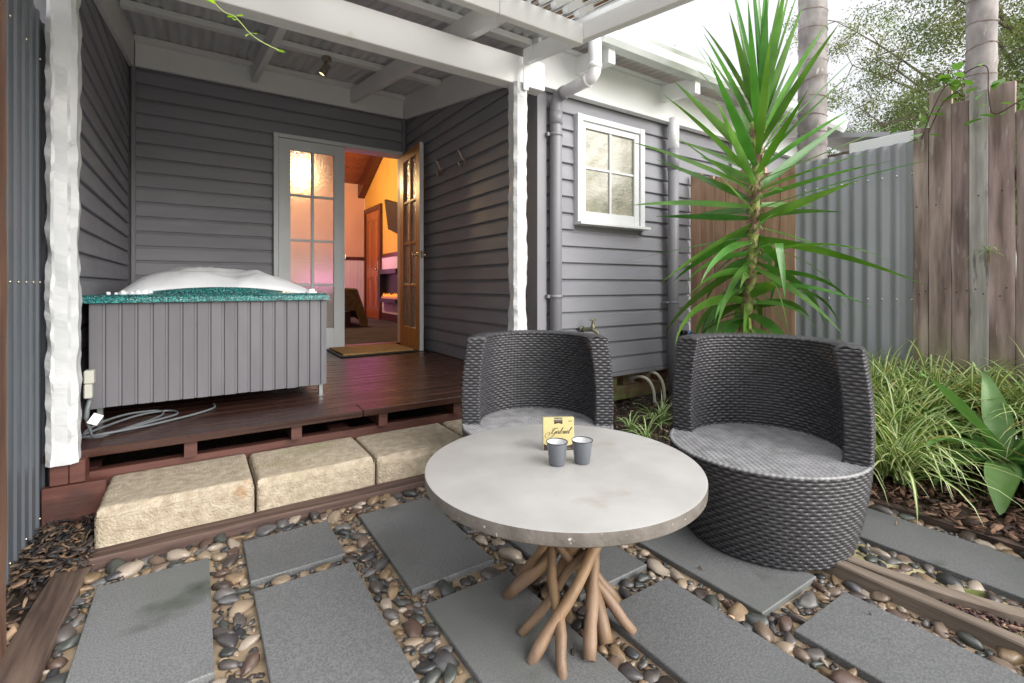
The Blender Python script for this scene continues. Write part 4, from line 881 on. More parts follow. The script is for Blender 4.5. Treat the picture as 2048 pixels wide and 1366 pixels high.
def ribbonstroke(pts,w0,n=6,mul=None):
    P=[Vector((a,c)) for a,c in pts]; P3=catm([(p.x,p.y,0) for p in P],n); out=[]
    q=[Vector((p.x,p.y)) for p in P3]; L_=[];R_=[]
    for i,p in enumerate(q):
        d=(q[min(i+1,len(q)-1)]-q[max(i-1,0)]); d=d.normalized() if d.length>1e-9 else Vector((1,0)); nn=Vector((-d.y,d.x)); ww=w0*(.35+.95*abs(d.y)*(1 if d.y*1<0 else .45)) if mul is None else w0*mul
        L_.append(p+nn*ww); R_.append(p-nn*ww)
    for i in range(len(q)-1): out.append([tuple(L_[i]),tuple(L_[i+1]),tuple(R_[i+1]),tuple(R_[i])])
    return out
flat('swirl_print',ribbonstroke([(-.046,.030),(-.047,.060),(-.035,.086),(-.018,.090)],.0005,8,1)+ribbonstroke([(.018,.084),(.030,.073),(.048,.052)],.0006,8,1)+ribbonstroke([(.020,.054),(.030,.046),(.040,.036)],.0006,8,1)+ribbonstroke([(-.02,.077),(-.008,.078),(.004,.068)],.0005,8,1)+ribbonstroke([(.012,.030),(.018,.040),(.028,.046)],.0005,8,1),GOLD,-.00025)
ox,oz=-.014,.0535; sc_=.0098       # "Gabriel" in copperplate strokes, one unit = x-height
def S(pts,wd=.0009): return ribbonstroke([(ox+sc_*(a+.45*c),oz+sc_*c) for a,c in pts],wd,6)
G_=[]
G_+=S([(-1.05,1.1),(-1.25,1.55),(-.9,1.85),(-.6,1.7)],.0007)+S([(.35,1.5),(.1,1.85),(-.45,1.6),(-.95,.7),(-.85,.05),(-.4,0),(.05,.4),(.25,.8)],.0012)
G_+=S([(.25,.85),(.1,.1),(-.2,-.75),(-.9,-1.25),(-2.1,-1.3),(-2.8,-.7),(-2.75,.05),(-2.2,.45),(-1.6,.2),(-1.6,-.35),(-2.05,-.5)],.0008)
G_+=S([(1.15,.85),(.75,.9),(.5,.45),(.6,.05),(.95,.2),(1.2,.8)],.00095)+S([(1.22,.85),(1.15,.1),(1.4,.08),(1.65,.4)],.00095)
G_+=S([(1.65,.4),(2.0,1.4),(2.15,1.95),(1.95,1.8),(1.75,.9),(1.75,.1),(2.05,.0),(2.3,.4),(2.15,.8),(2.5,.75)],.00095)
G_+=S([(2.5,.75),(2.65,.9),(2.75,.75),(2.95,.85),(2.8,.1),(3.0,.05),(3.2,.4)],.00095)
G_+=S([(3.2,.4),(3.42,.9),(3.3,.1),(3.5,.05),(3.75,.35)],.00095)+S([(3.50,1.3),(3.54,1.36)],.0007)
G_+=S([(3.75,.35),(4.15,.6),(4.15,.9),(3.9,.85),(3.78,.4),(3.9,.05),(4.2,.1),(4.45,.4)],.00095)+S([(4.45,.4),(4.85,1.4),(5.05,1.95),(4.8,1.85),(4.6,1.0),(4.55,.2),(4.75,.0),(5.0,.25)],.00095)
flat('name_print',G_,BRN,-.0006)
def txt(s,size,x,z,m,name,space=1.0,bold=False):
    c=bpy.data.curves.new('print_text','FONT'); c.body=s; c.size=size; c.align_x='CENTER'; c.space_character=space; c.offset=.00012 if bold else 0
    o=bpy.data.objects.new('tmp_text',c); link(o); dg=bpy.context.evaluated_depsgraph_get(); me=bpy.data.meshes.new_from_object(o.evaluated_get(dg)); bpy.data.objects.remove(o)
    me.transform(LEAN@Matrix.Translation((x,-.0007,z))@Matrix.Rotation(R(90),4,'X')); me.materials.clear(); me.materials.append(m)
    q=bpy.data.objects.new(name,me); link(q); q.parent=cbx; return q
txt('MADAGASCAR',.0042,-.001,h-.0060,IVP,'ribbon_lettering',1.0,True); txt('SINGLE ORIGIN',.0028,-.001,h-.0110,IVP,'ribbon_lettering'); txt('MILK',.0044,.0375,h-.0125,BRN,'flavour_lettering',1.2,True); txt('CHOCOLATE',.0032,.0055,.0455,GOLD,'maker_lettering',1.4); txt('ORIGIN',.0032,.031,.0055,IVP,'base_lettering',1.7)
# ================================================================== WICKER CHAIRS
def weave_grid(P,Nrm,per_s,rows_n,amp,closed=False):
    """P[i][j]: base points, i along the strand, j up; returns displaced numpy grid"""
    pass
def wickshape():
    zt,zs,xf,th=.728,.330,.045,.080
    def Rz(z): return .285+.2857*z-.3306*z*z if z<.8 else .3
    AMP=.0034; ROW=.0125; PER=.038
    def wave(s,row,sub):   # sub -1..1 across one strand
        bul=math.tanh(1.9*math.cos(2*PI*s/PER+PI*(row%2)))+.18*noise.noise(Vector((s*40,row*1.7,3))); return AMP*.75*bul+(.0012 if abs(sub)<.6 else -.0012)
    subs=(-.80,-.42,.42,.80)
    def skin(name,curve,z0,z1,closed):
        """curve(t,z)->(x,y,nx,ny); t in 0..1 ; arc length taken at mid height"""
        ref=[curve(t/400,(z0+z1)/2) for t in range(401)]; Ls=[0]
        for a,c in zip(ref,ref[1:]): Ls.append(Ls[-1]+math.hypot(c[0]-a[0],c[1]-a[1]))
        Ltot=Ls[-1]; nper=max(1,round(Ltot/PER)); n=nper*6; ts=np.interp(np.linspace(0,Ltot,n+1),Ls,np.linspace(0,1,401))
        nr=int(round((z1-z0)/ROW)); V=[];F=[]; m=n if closed else n+1
        for r in range(nr):
            for k,sb in enumerate(subs):
                z=z0+(r+.5+.5*sb)*(z1-z0)/nr
                for i in range(m):
                    x,y,nx,ny=curve(float(ts[i]),z); d=wave(i*PER/6,r,sb); V.append((x+nx*d,y+ny*d,z))
        T=nr*4; FM=[]
        for j in range(T-1):
            for i in range(n):
                a=j*m+i; c=j*m+(i+1)%m; F.append((a,c,c+m,a+m)); FM.append(1 if j%4==3 else 0)  # black faces stand in for the dark inside the gaps between rows
        return V,F,FM
    def full(t,z): a=2*PI*t; r=Rz(z); return r*math.cos(a),r*math.sin(a),math.cos(a),math.sin(a)
    def back(t,z):
        r=Rz(z); ri=r-th; a0=math.acos(xf/r); a1=math.acos(xf/ri); yo,yi=r*math.sin(a0),ri*math.sin(a1); lo=2*(PI-a0)*r; li=2*(PI-a1)*ri; le=yo-yi; tot=lo+li+2*le; s=t*tot
        if s<lo: a=a0+(2*PI-2*a0)*s/lo; return r*math.cos(a),r*math.sin(a),math.cos(a),math.sin(a)
        s-=lo
        if s<le: return xf,-yo+s,1,0
        s-=le
        if s<li: a=(2*PI-a1)-(2*PI-2*a1)*s/li; return ri*math.cos(a),ri*math.sin(a),-math.cos(a),-math.sin(a)
        s-=li; return xf,yi+s,1,0
    objs=[]
    V,F,FM=skin('base',full,.004,zs,True); objs.append(('base_weave',V,F,WICK,FM))
    V,F,FM=skin('back',back,zs+.001,zt,True); objs.append(('back_weave',V,F,WICK,FM))
    # top cap of the back: strands across
    V=[];F=[];r=Rz(zt);n=168
    for i in range(n+1):
        a0=math.acos(xf/r); a=a0+(2*PI-2*a0)*i/n; 
        for k in range(9):
            q=k/8; rr=r+.003-(th+.006)*q; z=zt+.006*math.sin(PI*q)+.0022*math.cos(2*PI*i/4.0+PI*(k//2%2))-(.004 if k in(0,8) else 0)
            V.append((rr*math.cos(a),rr*math.sin(a),z))
    for i in range(n):
        for k in range(8): a=i*9+k; F.append((a,a+1,a+10,a+9))
    for e_ in (0,n):   # close the ends down to the arm face
        q=len(V)
        for k in range(9): p_=V[e_*9+k]; V.append((p_[0]-.0005,p_[1],zt-.022))
        for k in range(8): F.append((e_*9+k,e_*9+k+1,q+k+1,q+k))
    objs.append(('back_top_weave',V,F,WICK,None))
    # seat
    V=[];F=[];FM=[];rs=Rz(zs)-.004; PI_=.0150; cols_=[]
    for k in range(-30,31):
        for c_,(o_,zo) in enumerate(((.0025,-.0016),(.0045,.0016),(.0105,.0016),(.0125,-.0016))): cols_.append((k*PI_+o_,zo,k,c_))
    idx={}
    for ci,(x,zo,k,c_) in enumerate(cols_):
        if abs(x)>=rs: continue
        ym=math.sqrt(rs*rs-x*x); n=120
        for j in range(n+1):
            y=-rs+2*rs*j/n
            if abs(y)>ym: y=math.copysign(ym,y)
            z=zs+.003+zo+.0012*math.cos(2*PI*y/.026+PI*(k%2))+.004*(1-(x*x+y*y)/(rs*rs)); idx[(ci,j)]=len(V); V.append((x,y,z))
    for (ci,j),a in idx.items():
        q=[idx.get((ci+1,j)),idx.get((ci+1,j+1)),idx.get((ci,j+1))]
        if None not in q: F.append((a,*q)); FM.append(1 if cols_[ci][3]==3 else 0)  # gaps between seat strands coloured black in place of their shade
    objs.append(('seat_weave',V,F,WICKS,FM))
    # rolled edge of the seat, wrapped strand
    V=[];F=[];n=420; rr=Rz(zs)
    for i in range(n):
        a=2*PI*i/n; w_=.0012*math.cos(2*PI*i/4)
        for k in range(7):
            t_=2*PI*k/7; V.append(((rr-.004+(.0075+w_)*math.cos(t_))*math.cos(a),(rr-.004+(.0075+w_)*math.cos(t_))*math.sin(a),zs+.001+(.006+w_)*math.sin(t_)))
    for i in range(n):
        for k in range(7): a=i*7+k; c=i*7+(k+1)%7; e=((i+1)%n)*7+(k+1)%7; g=((i+1)%n)*7+k; F.append((a,g,e,c))
    objs.append(('seat_edge',V,F,WICKS,None))
    return objs
chair=thing('wicker_tub_chair','charcoal wicker tub chair with curved back, in front of the grey wall behind the table','chair',(1.321,1.80,-.020),'charcoal wicker tub chairs',rotz=math.atan2(-1.80,-1.321)+.02)
for n_,V,F,m_,fm_ in wickshape():
    o=obj_np(n_,V,F,[m_,BLACK],fmat=fm_,smooth=fm_ is None); o.parent=chair
    if fm_ is not None: o.data.polygons.foreach_set('use_smooth',[q==0 for q in fm_][:len(o.data.polygons)] if len(o.data.polygons)==len(fm_) else [True]*len(o.data.polygons))
b=BM(); lathe(b,[(0,.01),(.268,.01),(.318,.28),(.318,.315),(0,.318)],48); part('inner_frame',b,BLACK,chair,world=False)
b=BM()
for k in range(80):
    a=math.acos(.05/.29)+(2*PI-2*math.acos(.05/.29))*k/80; a2=math.acos(.05/.29)+(2*PI-2*math.acos(.05/.29))*(k+1)/80
    q=[(r*math.cos(t_),r*math.sin(t_),z) for t_ in (a,a2) for r in (.255,.315) for z in (.33,.700)]
    v=[b.verts.new(c) for c in q]
    for ff in ((0,1,3,2),(4,6,7,5),(0,4,5,1),(2,3,7,6),(1,5,7,3)): b.faces.new([v[i] for i in ff])
b.free()
copy_thing(chair,(1.846,1.029,.001),math.atan2(-.28,-.96)+.0,'charcoal wicker tub chair with sky sheen painted into its pale seat, nearest the spider plants and garden bed')
# ================================================================== LEFT SHEET FENCE AND POST
lf=thing('sheet_metal_fence','tall blue-grey ribbed metal sheet fence panel at the left edge','fence',(-.50,2.3,0))
b=BM(); prof=[]; y=1.72
while y<2.86:
    prof+=[(-.499,y),(-.499,y+.054),(-.492,y+.060),(-.492,y+.078)]; y+=.087
top=lambda yy:1.985+.02*math.sin(yy*9)-.11*max(0,yy-2.55)
A=[b.verts.new((x,yy,-.06)) for x,yy in prof]; B_=[b.verts.new((x,yy,top(yy))) for x,yy in prof]
for i in range(len(prof)-1): b.faces.new((A[i],A[i+1],B_[i+1],B_[i]))
part('metal_sheet',b,SHEETG,lf)
for yy in (2.145,2.232,2.319,2.406,2.493,2.58,2.667,2.754):
    for zz in (.07,.96,1.80):
        if (round(yy*1000)//87)%2==0 or zz==.96:
            b=BM(); lathe(b,[(0,.004),(.004,.003),(.006,0),(.006,-.001)],8); bmesh.ops.transform(b,matrix=Matrix.Translation((-.4905,yy-.003,zz+(yy-2.4)*.0))@Matrix.Rotation(R(90),4,'Y'),verts=b.verts); part('screw',b,STEEL,lf)
b=BM(); box(b,-.54,-.412,1.655,1.772,-.06,2.6,bev=.006); bmesh.ops.subdivide_edges(b,edges=[e for e in b.edges if e.calc_length()>1],cuts=40); disp(b,.004,5); single('fence_post',b,POSTB,'rough sawn reddish brown timber post at the far left edge','post',loc=(-.5,1.75,0))
b=BM(); box(b,-.66,-.535,2.86,3.0,0,3.2,bev=.004); single('grey_timber_post',b,mat('faded_purple_grey_timber',(.22,.20,.23),(.30,.28,.31),scale=5,stretch=(3,3,.4),rough=.8,bump=.3,bscale=20),'faded grey timber post rising behind the ribbed metal fence','post',loc=(-.6,2.93,0))
# ================================================================== RIGHT FENCE
cf=thing('corrugated_fence','grey painted corrugated metal fence panel between the two runs of timber palings','fence',(3.62,1.4,0))
b=BM(); n=260; y0,y1=.95,1.775; A=[];B_=[]
for i in range(n+1):
    yy=y0+(y1-y0)*i/n; x=3.62+.0095*math.cos(2*PI*yy/.076); A.append(b.verts.new((x,yy,-.05))); B_.append(b.verts.new((x,yy,1.822)))
for i in range(n): f=b.faces.new((A[i],A[i+1],B_[i+1],B_[i])); f.smooth=True
part('corrugated_sheet',b,CORR,cf)
for k in range(9):
    for zz in (.86,1.62): b=BM(); lathe(b,[(0,.004),(.004,.003),(.006,0)],8); bmesh.ops.transform(b,matrix=Matrix.Translation((3.608,1.10+k*.076,zz))@Matrix.Rotation(R(-90),4,'Y'),verts=b.verts); part('screw',b,CHROME,cf)
b=BM(); box(b,3.633,3.66,.95,1.775,.4,.47); box(b,3.633,3.66,.95,1.775,1.55,1.62); part('fence_rail',b,PALG,cf)
b=BM(); box(b,3.675,3.70,.75,1.46,1.83,1.90,bev=.002); single('white_barge_board',b,PVCW,'short white board above the corrugated fence, touching the paling fence','board',loc=(3.68,1.1,1.85))
pf=thing('paling_fence','tall fence of weathered brown and silver-grey timber palings at the right','fence',(3.57,.4,0))
def paling(par,x,ya,yb,zt,m,dx=0,slant=0,label=None,z0=-.05):
    b=BM(); box(b,x+dx,x+dx+.022,ya+.0015,yb-.0015,z0,zt,bev=.002); bmesh.ops.subdivide_edges(b,edges=[e for e in b.edges if e.calc_length()>1],cuts=24)
    for v in b.verts:
        if v.co.z>zt-.05: v.co.z+=slant*(v.co.y-ya)/(yb-ya)
        c=v.co; s_=noise.noise(Vector((ya*31,c.z*2.2,1)))*.006; c.y+=s_; c.x+=noise.noise(Vector((ya*17,c.z*1.5,4)))*.004
    return part('paling',b,m,par,label=label)
ys=[1.083,1.010,.907,.831,.753,.653,.555,.46,.35,.25,.14,.03,-.09,-.2,-.32,-.43]; tops=[1.868,2.078,1.972,2.005,2.015,1.86,1.98,1.9,2.0,1.88,1.97,1.93,2.0,1.9,1.96]
for i in range(15): paling(pf,3.565,ys[i+1],ys[i],tops[i],PALG if i==3 else PAL,dx=-.012 if i==3 else random.uniform(-.002,.003),slant=random.uniform(-.012,.02),label='silver-grey weathered paling' if i==3 else None)
for zz in (.5,1.5): b=BM(); box(b,3.60,3.645,-.45,1.05,zz,zz+.07); part('fence_rail',b,PAL,pf)
for i in range(8):
    ym=(ys[i]+ys[i+1])/2
    for zz,dy in ((.90,.012),(.905,-.018),(1.42,.01)): b=BM(); lathe(b,[(0,.001),(.0035,.001),(.004,0)],7); bmesh.ops.transform(b,matrix=Matrix.Translation((3.5635 if i!=3 else 3.5515,ym+dy+random.uniform(-.01,.01),zz+random.uniform(-.015,.03)))@Matrix.Rotation(R(-90),4,'Y'),verts=b.verts); part('nail_head',b,BLACK,pf)
pf2=thing('paling_screen','low run of reddish brown palings behind the yucca, between house wall and corrugated fence','fence',(3.62,2.2,0))
yy_=[2.655,2.545,2.43,2.325,2.215,2.10,1.995,1.885,1.775]; tp=[1.90,1.86,1.835,1.815,1.86,1.845,1.80,1.82]
for i in range(8): paling(pf2,3.61,yy_[i+1],yy_[i],tp[i],PALR,dx=random.uniform(-.003,.003),slant=random.uniform(-.01,.01))
# neighbouring shed beyond the fence
sh=thing('neighbour_shed','low grey shed roof seen just above the corrugated fence','shed',(6,1.9,0))
b=BM(); box(b,5.6,8.0,1.75,2.6,-.1,2.28); part('wall',b,G_TRIM,sh)
b=BM(); prism(b,[(1.60,2.30),(2.65,2.55),(2.65,2.60),(1.60,2.345)],5.5,8.1,lambda q,r,a:(a,q,r)); part('roof',b,mat('grey_shed_roofing',(.35,.36,.39),(.42,.43,.46),scale=3,rough=.5),sh)
b=BM(); box(b,5.49,5.52,1.58,2.66,2.24,2.30); part('barge_board',b,BARK,sh)
# ================================================================== FOLIAGE HELPERS
def bladegeo(base,az,el,L,w,droop,seg=9,roll=0,fold=.28,twist=0,wfun=None,kink=None,cols=2,wav=0,rg=random):
    p=Vector(base); V=[];F=[]; e=el; a=az; st=L/seg
    wf=wfun or (lambda t:min(1,.55+1.6*t)*(1-t**2.6)**.9)
    for i in range(seg+1):
        t=i/seg; d=Vector((math.cos(a)*math.cos(e),math.sin(a)*math.cos(e),math.sin(e))); sd_=Vector((-math.sin(a),math.cos(a),0)); sd_=Matrix.Rotation(roll+twist*t,3,d)@sd_; n=sd_.cross(d)*-1
        if n.z<0 and abs(e)<1.4: n=-n
        ww=w*.5*max(.02,wf(t))
        if cols==2: offs=((-1,fold),(0,0),(1,fold))
        else: offs=((-1,fold*.8),(-.38,0),(.38,0),(1,fold*.8))
        for k,(o1,o2) in enumerate(offs): V.append(p+sd_*(ww*o1)+n*(ww*o2)+(n*(wav*math.sin(t*9+o1)*w) if wav else Vector((0,0,0))))
        p=p+d*st; e-=droop*st/L*(.5+1.1*t)
        if kink and abs(t-kink[0])<.5/seg: e-=kink[1]
        a+=0
    c=len(offs)
    for i in range(seg):
        for k in range(c-1): q=i*c+k; F.append((q,q+1,q+c+1,q+c))
    return V,F
def bm_of(V,F,mi=None):
    b=BM(); vs_=[b.verts.new(v) for v in V]
    for k,f in enumerate(F):
        fc=b.faces.new([vs_[i] for i in f]); fc.smooth=True
        if mi: fc.material_index=mi[k]
    return b
# ================================================================== YUCCA
YL=leafmat('yucca_leaf_green',(.055,.15,.024),(.12,.28,.055),rough=.24,trans=.28,scale=4,rnd=.22,huer=.018,spot=(2,(.19,.30,.07),.62,.2))
yu=thing('yucca','tall yucca with a shaggy trunk and long sword-shaped green leaves behind the front chair','yucca',(2.97,1.74,0))
TP_=[(2.985,1.80,-.03),(2.975,1.785,.35),(2.965,1.765,.75),(2.985,1.745,1.0),(2.995,1.725,1.35),(3.0,1.715,1.65),(3.01,1.70,1.95),(3.03,1.69,2.18)]
tpts=catm(TP_,8); rads=[.034-.010*i/len(tpts)+.006*math.sin(i*1.9)+.003*random.random() for i in range(len(tpts))]
b=BM(); tube(b,tpts,rads,12); disp(b,.005,30); part('trunk',b,TRUNKY,yu)
b=BM(); b2=[(3.005,1.712,1.66),(2.985,1.72,1.86),(2.98,1.722,1.99)]; tube(b,catm(b2,6),.022,10); part('trunk',b,TRUNKY,yu)
rg=random.Random(21)
def trunkat(z):
    for a,c in zip(tpts,tpts[1:]):
        if a.z<=z<=c.z: return a.lerp(c,(z-a.z)/(c.z-a.z+1e-9))
    return tpts[-1]
HV=[];HF=[]
for i in range(420):
    z=rg.uniform(.55,1.98); c=trunkat(z); a=rg.uniform(0,2*PI); V,F=bladegeo(c+Vector((math.cos(a),math.sin(a),0))*.024,a,rg.uniform(-1.2,.9),rg.uniform(.025,.075),rg.uniform(.006,.016),rg.uniform(-1,2.5),seg=3)
    k=len(HV); HV+=V; HF+=[tuple(q+k for q in f) for f in F]
o=obj_np('dry_husks',[tuple(v-Vector((2.97,1.74,0))) for v in HV],HF,HUSK); o.parent=yu; o['kind']='stuff'
NL=116; ga=2.39996
for i in range(NL):
    t=i/(NL-1)                                # 0 top .. 1 bottom
    z=2.20-1.60*t**1.05 if t<.93 else rg.uniform(.5,.75); c=trunkat(z); az=i*ga+rg.uniform(-.25,.25)
    if t<.34: el=R(86-135*t+rg.uniform(-7,7)); L_=rg.uniform(.66,.86); dr=rg.uniform(.0,.22)
    elif t<.62: el=R(40-60*(t-.34)/.28+rg.uniform(-22,22)); L_=rg.uniform(.70,.95); dr=rg.uniform(.0,.35)
    elif t<.80: el=R(-2-20*(t-.62)/.18+rg.uniform(-25,25)); L_=rg.uniform(.55,.82); dr=rg.uniform(.3,1.2)
    else: el=R(-5+rg.uniform(-15,30)); L_=rg.uniform(.45,.68); dr=rg.uniform(1.3,2.2)
    # leaves that would run into the fence or the wall bend back
    kink=None
    if .55<t<.85 and rg.random()<.22: kink=(rg.uniform(.25,.5),rg.uniform(.9,1.5)); dr*=.4
    ex=c.x+math.cos(az)*math.cos(el)*L_; ey=c.y+math.sin(az)*math.cos(el)*L_
    if ex>3.56 and z<1.9: L_*=max(.6,(3.56-c.x)/(ex-c.x)); 
    if ey>2.60 and z<2.3: L_*=max(.5,(2.60-c.y)/(ey-c.y))
    V,F=bladegeo(c+Vector((math.cos(az),math.sin(az),0))*.018,az,el,L_,rg.uniform(.052,.068)*(1.2 if t>.8 else 1),dr,seg=10,fold=.24 if t<.6 else .15,twist=rg.uniform(-.5,.5),roll=rg.uniform(-1.3,1.3) if t>.25 else rg.uniform(-.4,.4),kink=kink,wfun=lambda q:min(1,.50+1.7*q)*(1-q**1.9))
    part('leaf',bm_of(V,F),YL,yu)
# ================================================================== SPIDER PLANTS
SPG=leafmat('spider_plant_green_edge',(.14,.25,.045),(.24,.37,.09),rough=.4,trans=.25,attr=True,rnd=0,huer=0)
SPC=leafmat('spider_plant_cream_stripe',(.68,.71,.44),(.78,.80,.58),rough=.4,trans=.25,attr=True,rnd=0,huer=0)
def spidermass(n,posfn,blades,Lr,wr,zf=None,seed=1):
    rg=random.Random(seed); V=[];F=[];M=[];C=[]
    for i in range(n):
        x,y,z,sc=posfn(rg)
        for k in range(int(blades*rg.uniform(.7,1.3))):
            az=rg.uniform(0,2*PI); el=R(rg.uniform(25,88)); L_=rg.uniform(*Lr)*sc; v,f=bladegeo((x+rg.uniform(-.02,.02),y+rg.uniform(-.02,.02),z),az,el,L_,rg.uniform(*wr),rg.uniform(1.1,2.9),seg=7,fold=.3,cols=3,rg=rg)
            o_=len(V); V+=[tuple(q) for q in v]; F+=[tuple(q+o_ for q in g) for g in f]; M+=[(0,1,0)[j%3] for j in range(len(f))]
            dead=rg.random()<.05; c=(1.35,.75,.5) if dead else (rg.uniform(.8,1.2),)*1; c=c if dead else (c[0]*rg.uniform(.92,1.12),c[0],c[0]*.95); C+=[c]*len(v)
    return V,F,M,C
def pos1(rg):
    while True:
        x=rg.uniform(2.66,3.5); y=rg.uniform(-.35,1.72)
        if (x-3.12)**2+(y-.60)**2<.14**2: continue
        if x<3.30 and .12<y<.86: continue
        return x,y,.02+.26*max(0,x-2.75)+rg.uniform(0,.05),rg.uniform(.85,1.15)
V,F,M,C=spidermass(235,pos1,28,(.30,.52),(.013,.021),seed=3)
o=obj_np('spider_plant_bed',V,F,[SPG,SPC],col=np.array(C),fmat=M,smooth=True); o['kind']='stuff'
# arching flower stems with little plantlets
V=[];F=[];M=[];C=[]; rg=random.Random(8); b=BM()
for i in range(26):
    x,y,z,_s=pos1(rg); az=rg.uniform(0,2*PI); L_=rg.uniform(.4,.7); P=[]; p=Vector((x,y,z+.1)); e=R(rg.uniform(50,80))
    for k in range(9): P.append(p.copy()); p+=Vector((math.cos(az)*math.cos(e),math.sin(az)*math.cos(e),math.sin(e)))*L_/9; e-=.34
    tube(b,P,.0022,5,caps=False)
    for q in range(12):
        a2=rg.uniform(0,2*PI); v,f=bladegeo(P[-1],a2,R(rg.uniform(-30,70)),rg.uniform(.05,.12),.008,rg.uniform(1,2.5),seg=5,cols=3,rg=rg); o_=len(V); V+=[tuple(k2) for k2 in v]; F+=[tuple(k2+o_ for k2 in g) for g in f]; M+=[(0,1,0)[j%3] for j in range(len(f))]; C+=[(1.1,1.1,.9)]*len(v)
o2=struct('spider_plant_stems',b,mat('straw_yellow_stem',(.50,.46,.20),(.62,.58,.33),scale=8,rough=.6),kind='stuff')
o3=obj_np('spider_plantlets',V,F,[SPG,SPC],col=np.array(C),fmat=M,smooth=True); o3['kind']='stuff'
SPG2=leafmat('spider_leaf_green',(.11,.24,.03),(.18,.34,.06),rough=.35,trans=.25); SPC2=leafmat('spider_leaf_cream',(.58,.64,.38),(.68,.72,.5),rough=.35,trans=.25)
for (x,y,lb,n,sc) in ((2.34,2.17,'small variegated spider plant closest to the left chair, under the wall',20,.8),(2.27,1.98,'small variegated spider plant just past the table edge, with one upright leaf',22,.95),(2.62,2.16,'fullest small spider plant beside the cream conduits and downpipe',34,1.1)):
    sp1=thing('spider_plant',lb,'plant',(x,y,.0),'small spider plants in the mulch under the house wall')
    for k in range(n):
        v,f=bladegeo((random.uniform(-.012,.012),random.uniform(-.012,.012),.005),k*ga+random.uniform(-.3,.3),R(random.uniform(35,88)),random.uniform(.15,.27)*sc,random.uniform(.010,.015),random.uniform(1.2,2.6),seg=7,cols=3)
        part('leaf',bm_of(v,f,[(0,1,0)[j%3] for j in range(len(f))]),[SPG2,SPC2],sp1,world=False)
pp=thing('spider_plantlet','pale spider plantlet hanging against the palings, dark gap behind it','plant',(3.545,.752,1.13))
for k in range(13):
    v,f=bladegeo((0,0,0),k*ga,R(random.uniform(-15,70)),random.uniform(.07,.13),.009,random.uniform(.9,2.2),seg=5,cols=3)
    v=[Vector((min(q.x,.012),q.y,q.z)) for q in v]; part('leaf',bm_of(v,f,[(0,1,0)[j%3] for j in range(len(f))]),[SPG2,SPC2],pp,world=False)
b=BM(); tube(b,catm([(0,0,0),(.008,.0,-.04),(.006,.003,-.08)],4),.002,6); part('root',b,HUSK,pp,world=False)
# ================================================================== BROAD-LEAVED AGAVE
AG=leafmat('agave_leaf_green',(.10,.22,.055),(.17,.31,.10),rough=.38,trans=.18,scale=5,rnd=.12,huer=.012)
ag=thing('broad_leaf_succulent','broad-leaved green rosette plant at the edge of the garden bed','plant',(3.06,.60,.05))
UL=Vector((-RGT[0],-RGT[1],0)); TCm=Vector((-FWD[0],-FWD[1],0))
def dirv(l,u,c): return (UL*l+Vector((0,0,1))*u+TCm*c).normalized()
for (l,u,c,L_,w_,dr) in ((.62,.85,.0,.47,.115,.35),(-.10,1.0,-.25,.36,.125,.45),(.85,.5,.2,.40,.13,.8),(.8,.05,.75,.34,.13,1.3),(.1,.35,.9,.36,.12,1.5),(-.75,.65,.15,.62,.135,.1),(-.35,.75,.45,.50,.14,.25),(.95,.22,.15,.34,.125,1.3),(.55,.05,.55,.30,.13,1.4),(-.15,.10,1.0,.44,.120,1.25),(-.95,.12,.45,.45,.12,1.0),(-1,.30,.0,.5,.13,.5),(.2,.0,.8,.30,.12,1.6),(-.6,.02,.8,.42,.12,1.3),(.35,.5,-.6,.4,.11,.5),(-.5,.4,-.7,.4,.11,.5)):
    d=dirv(l,u,c); az=math.atan2(d.y,d.x); el=math.asin(d.z); b_=Vector((0,0,.10))+d*.02
    v,f=bladegeo(b_,az,el,L_*1.12,w_,dr,seg=12,fold=.42,cols=3,wfun=lambda q:max(.02,(.38+.62*math.sin(min(1,q*1.7)*PI/2))*(1-q**2.6)),wav=.06,twist=random.uniform(-.25,.25))
    v=[Vector((q.x,q.y,max(q.z,-.03))) for q in v]
    part('leaf',bm_of(v,f),AG,ag,world=False)
b=BM(); tube(b,[(0,0,-.04),(0,0,.11)],[.035,.045],12); part('stem',b,HUSK,ag,world=False)
b=BM()
for pts in ([(2.86,.62,.06),(2.83,.52,.07),(2.84,.40,.05),(2.80,.28,.03),(2.74,.16,.02)],[(2.83,.52,.07),(2.76,.45,.06)],[(2.84,.40,.05),(2.92,.33,.04),(3.0,.2,.04)],[(2.80,.28,.03),(2.70,.27,.02)]): tube(b,catm(pts,5),.0028,6)
single('dry_twig',b,mat('pale_twig',(.42,.30,.22),(.55,.42,.33),scale=20,rough=.8),'pale dry forked twig lying below the broad green leaves','twig')
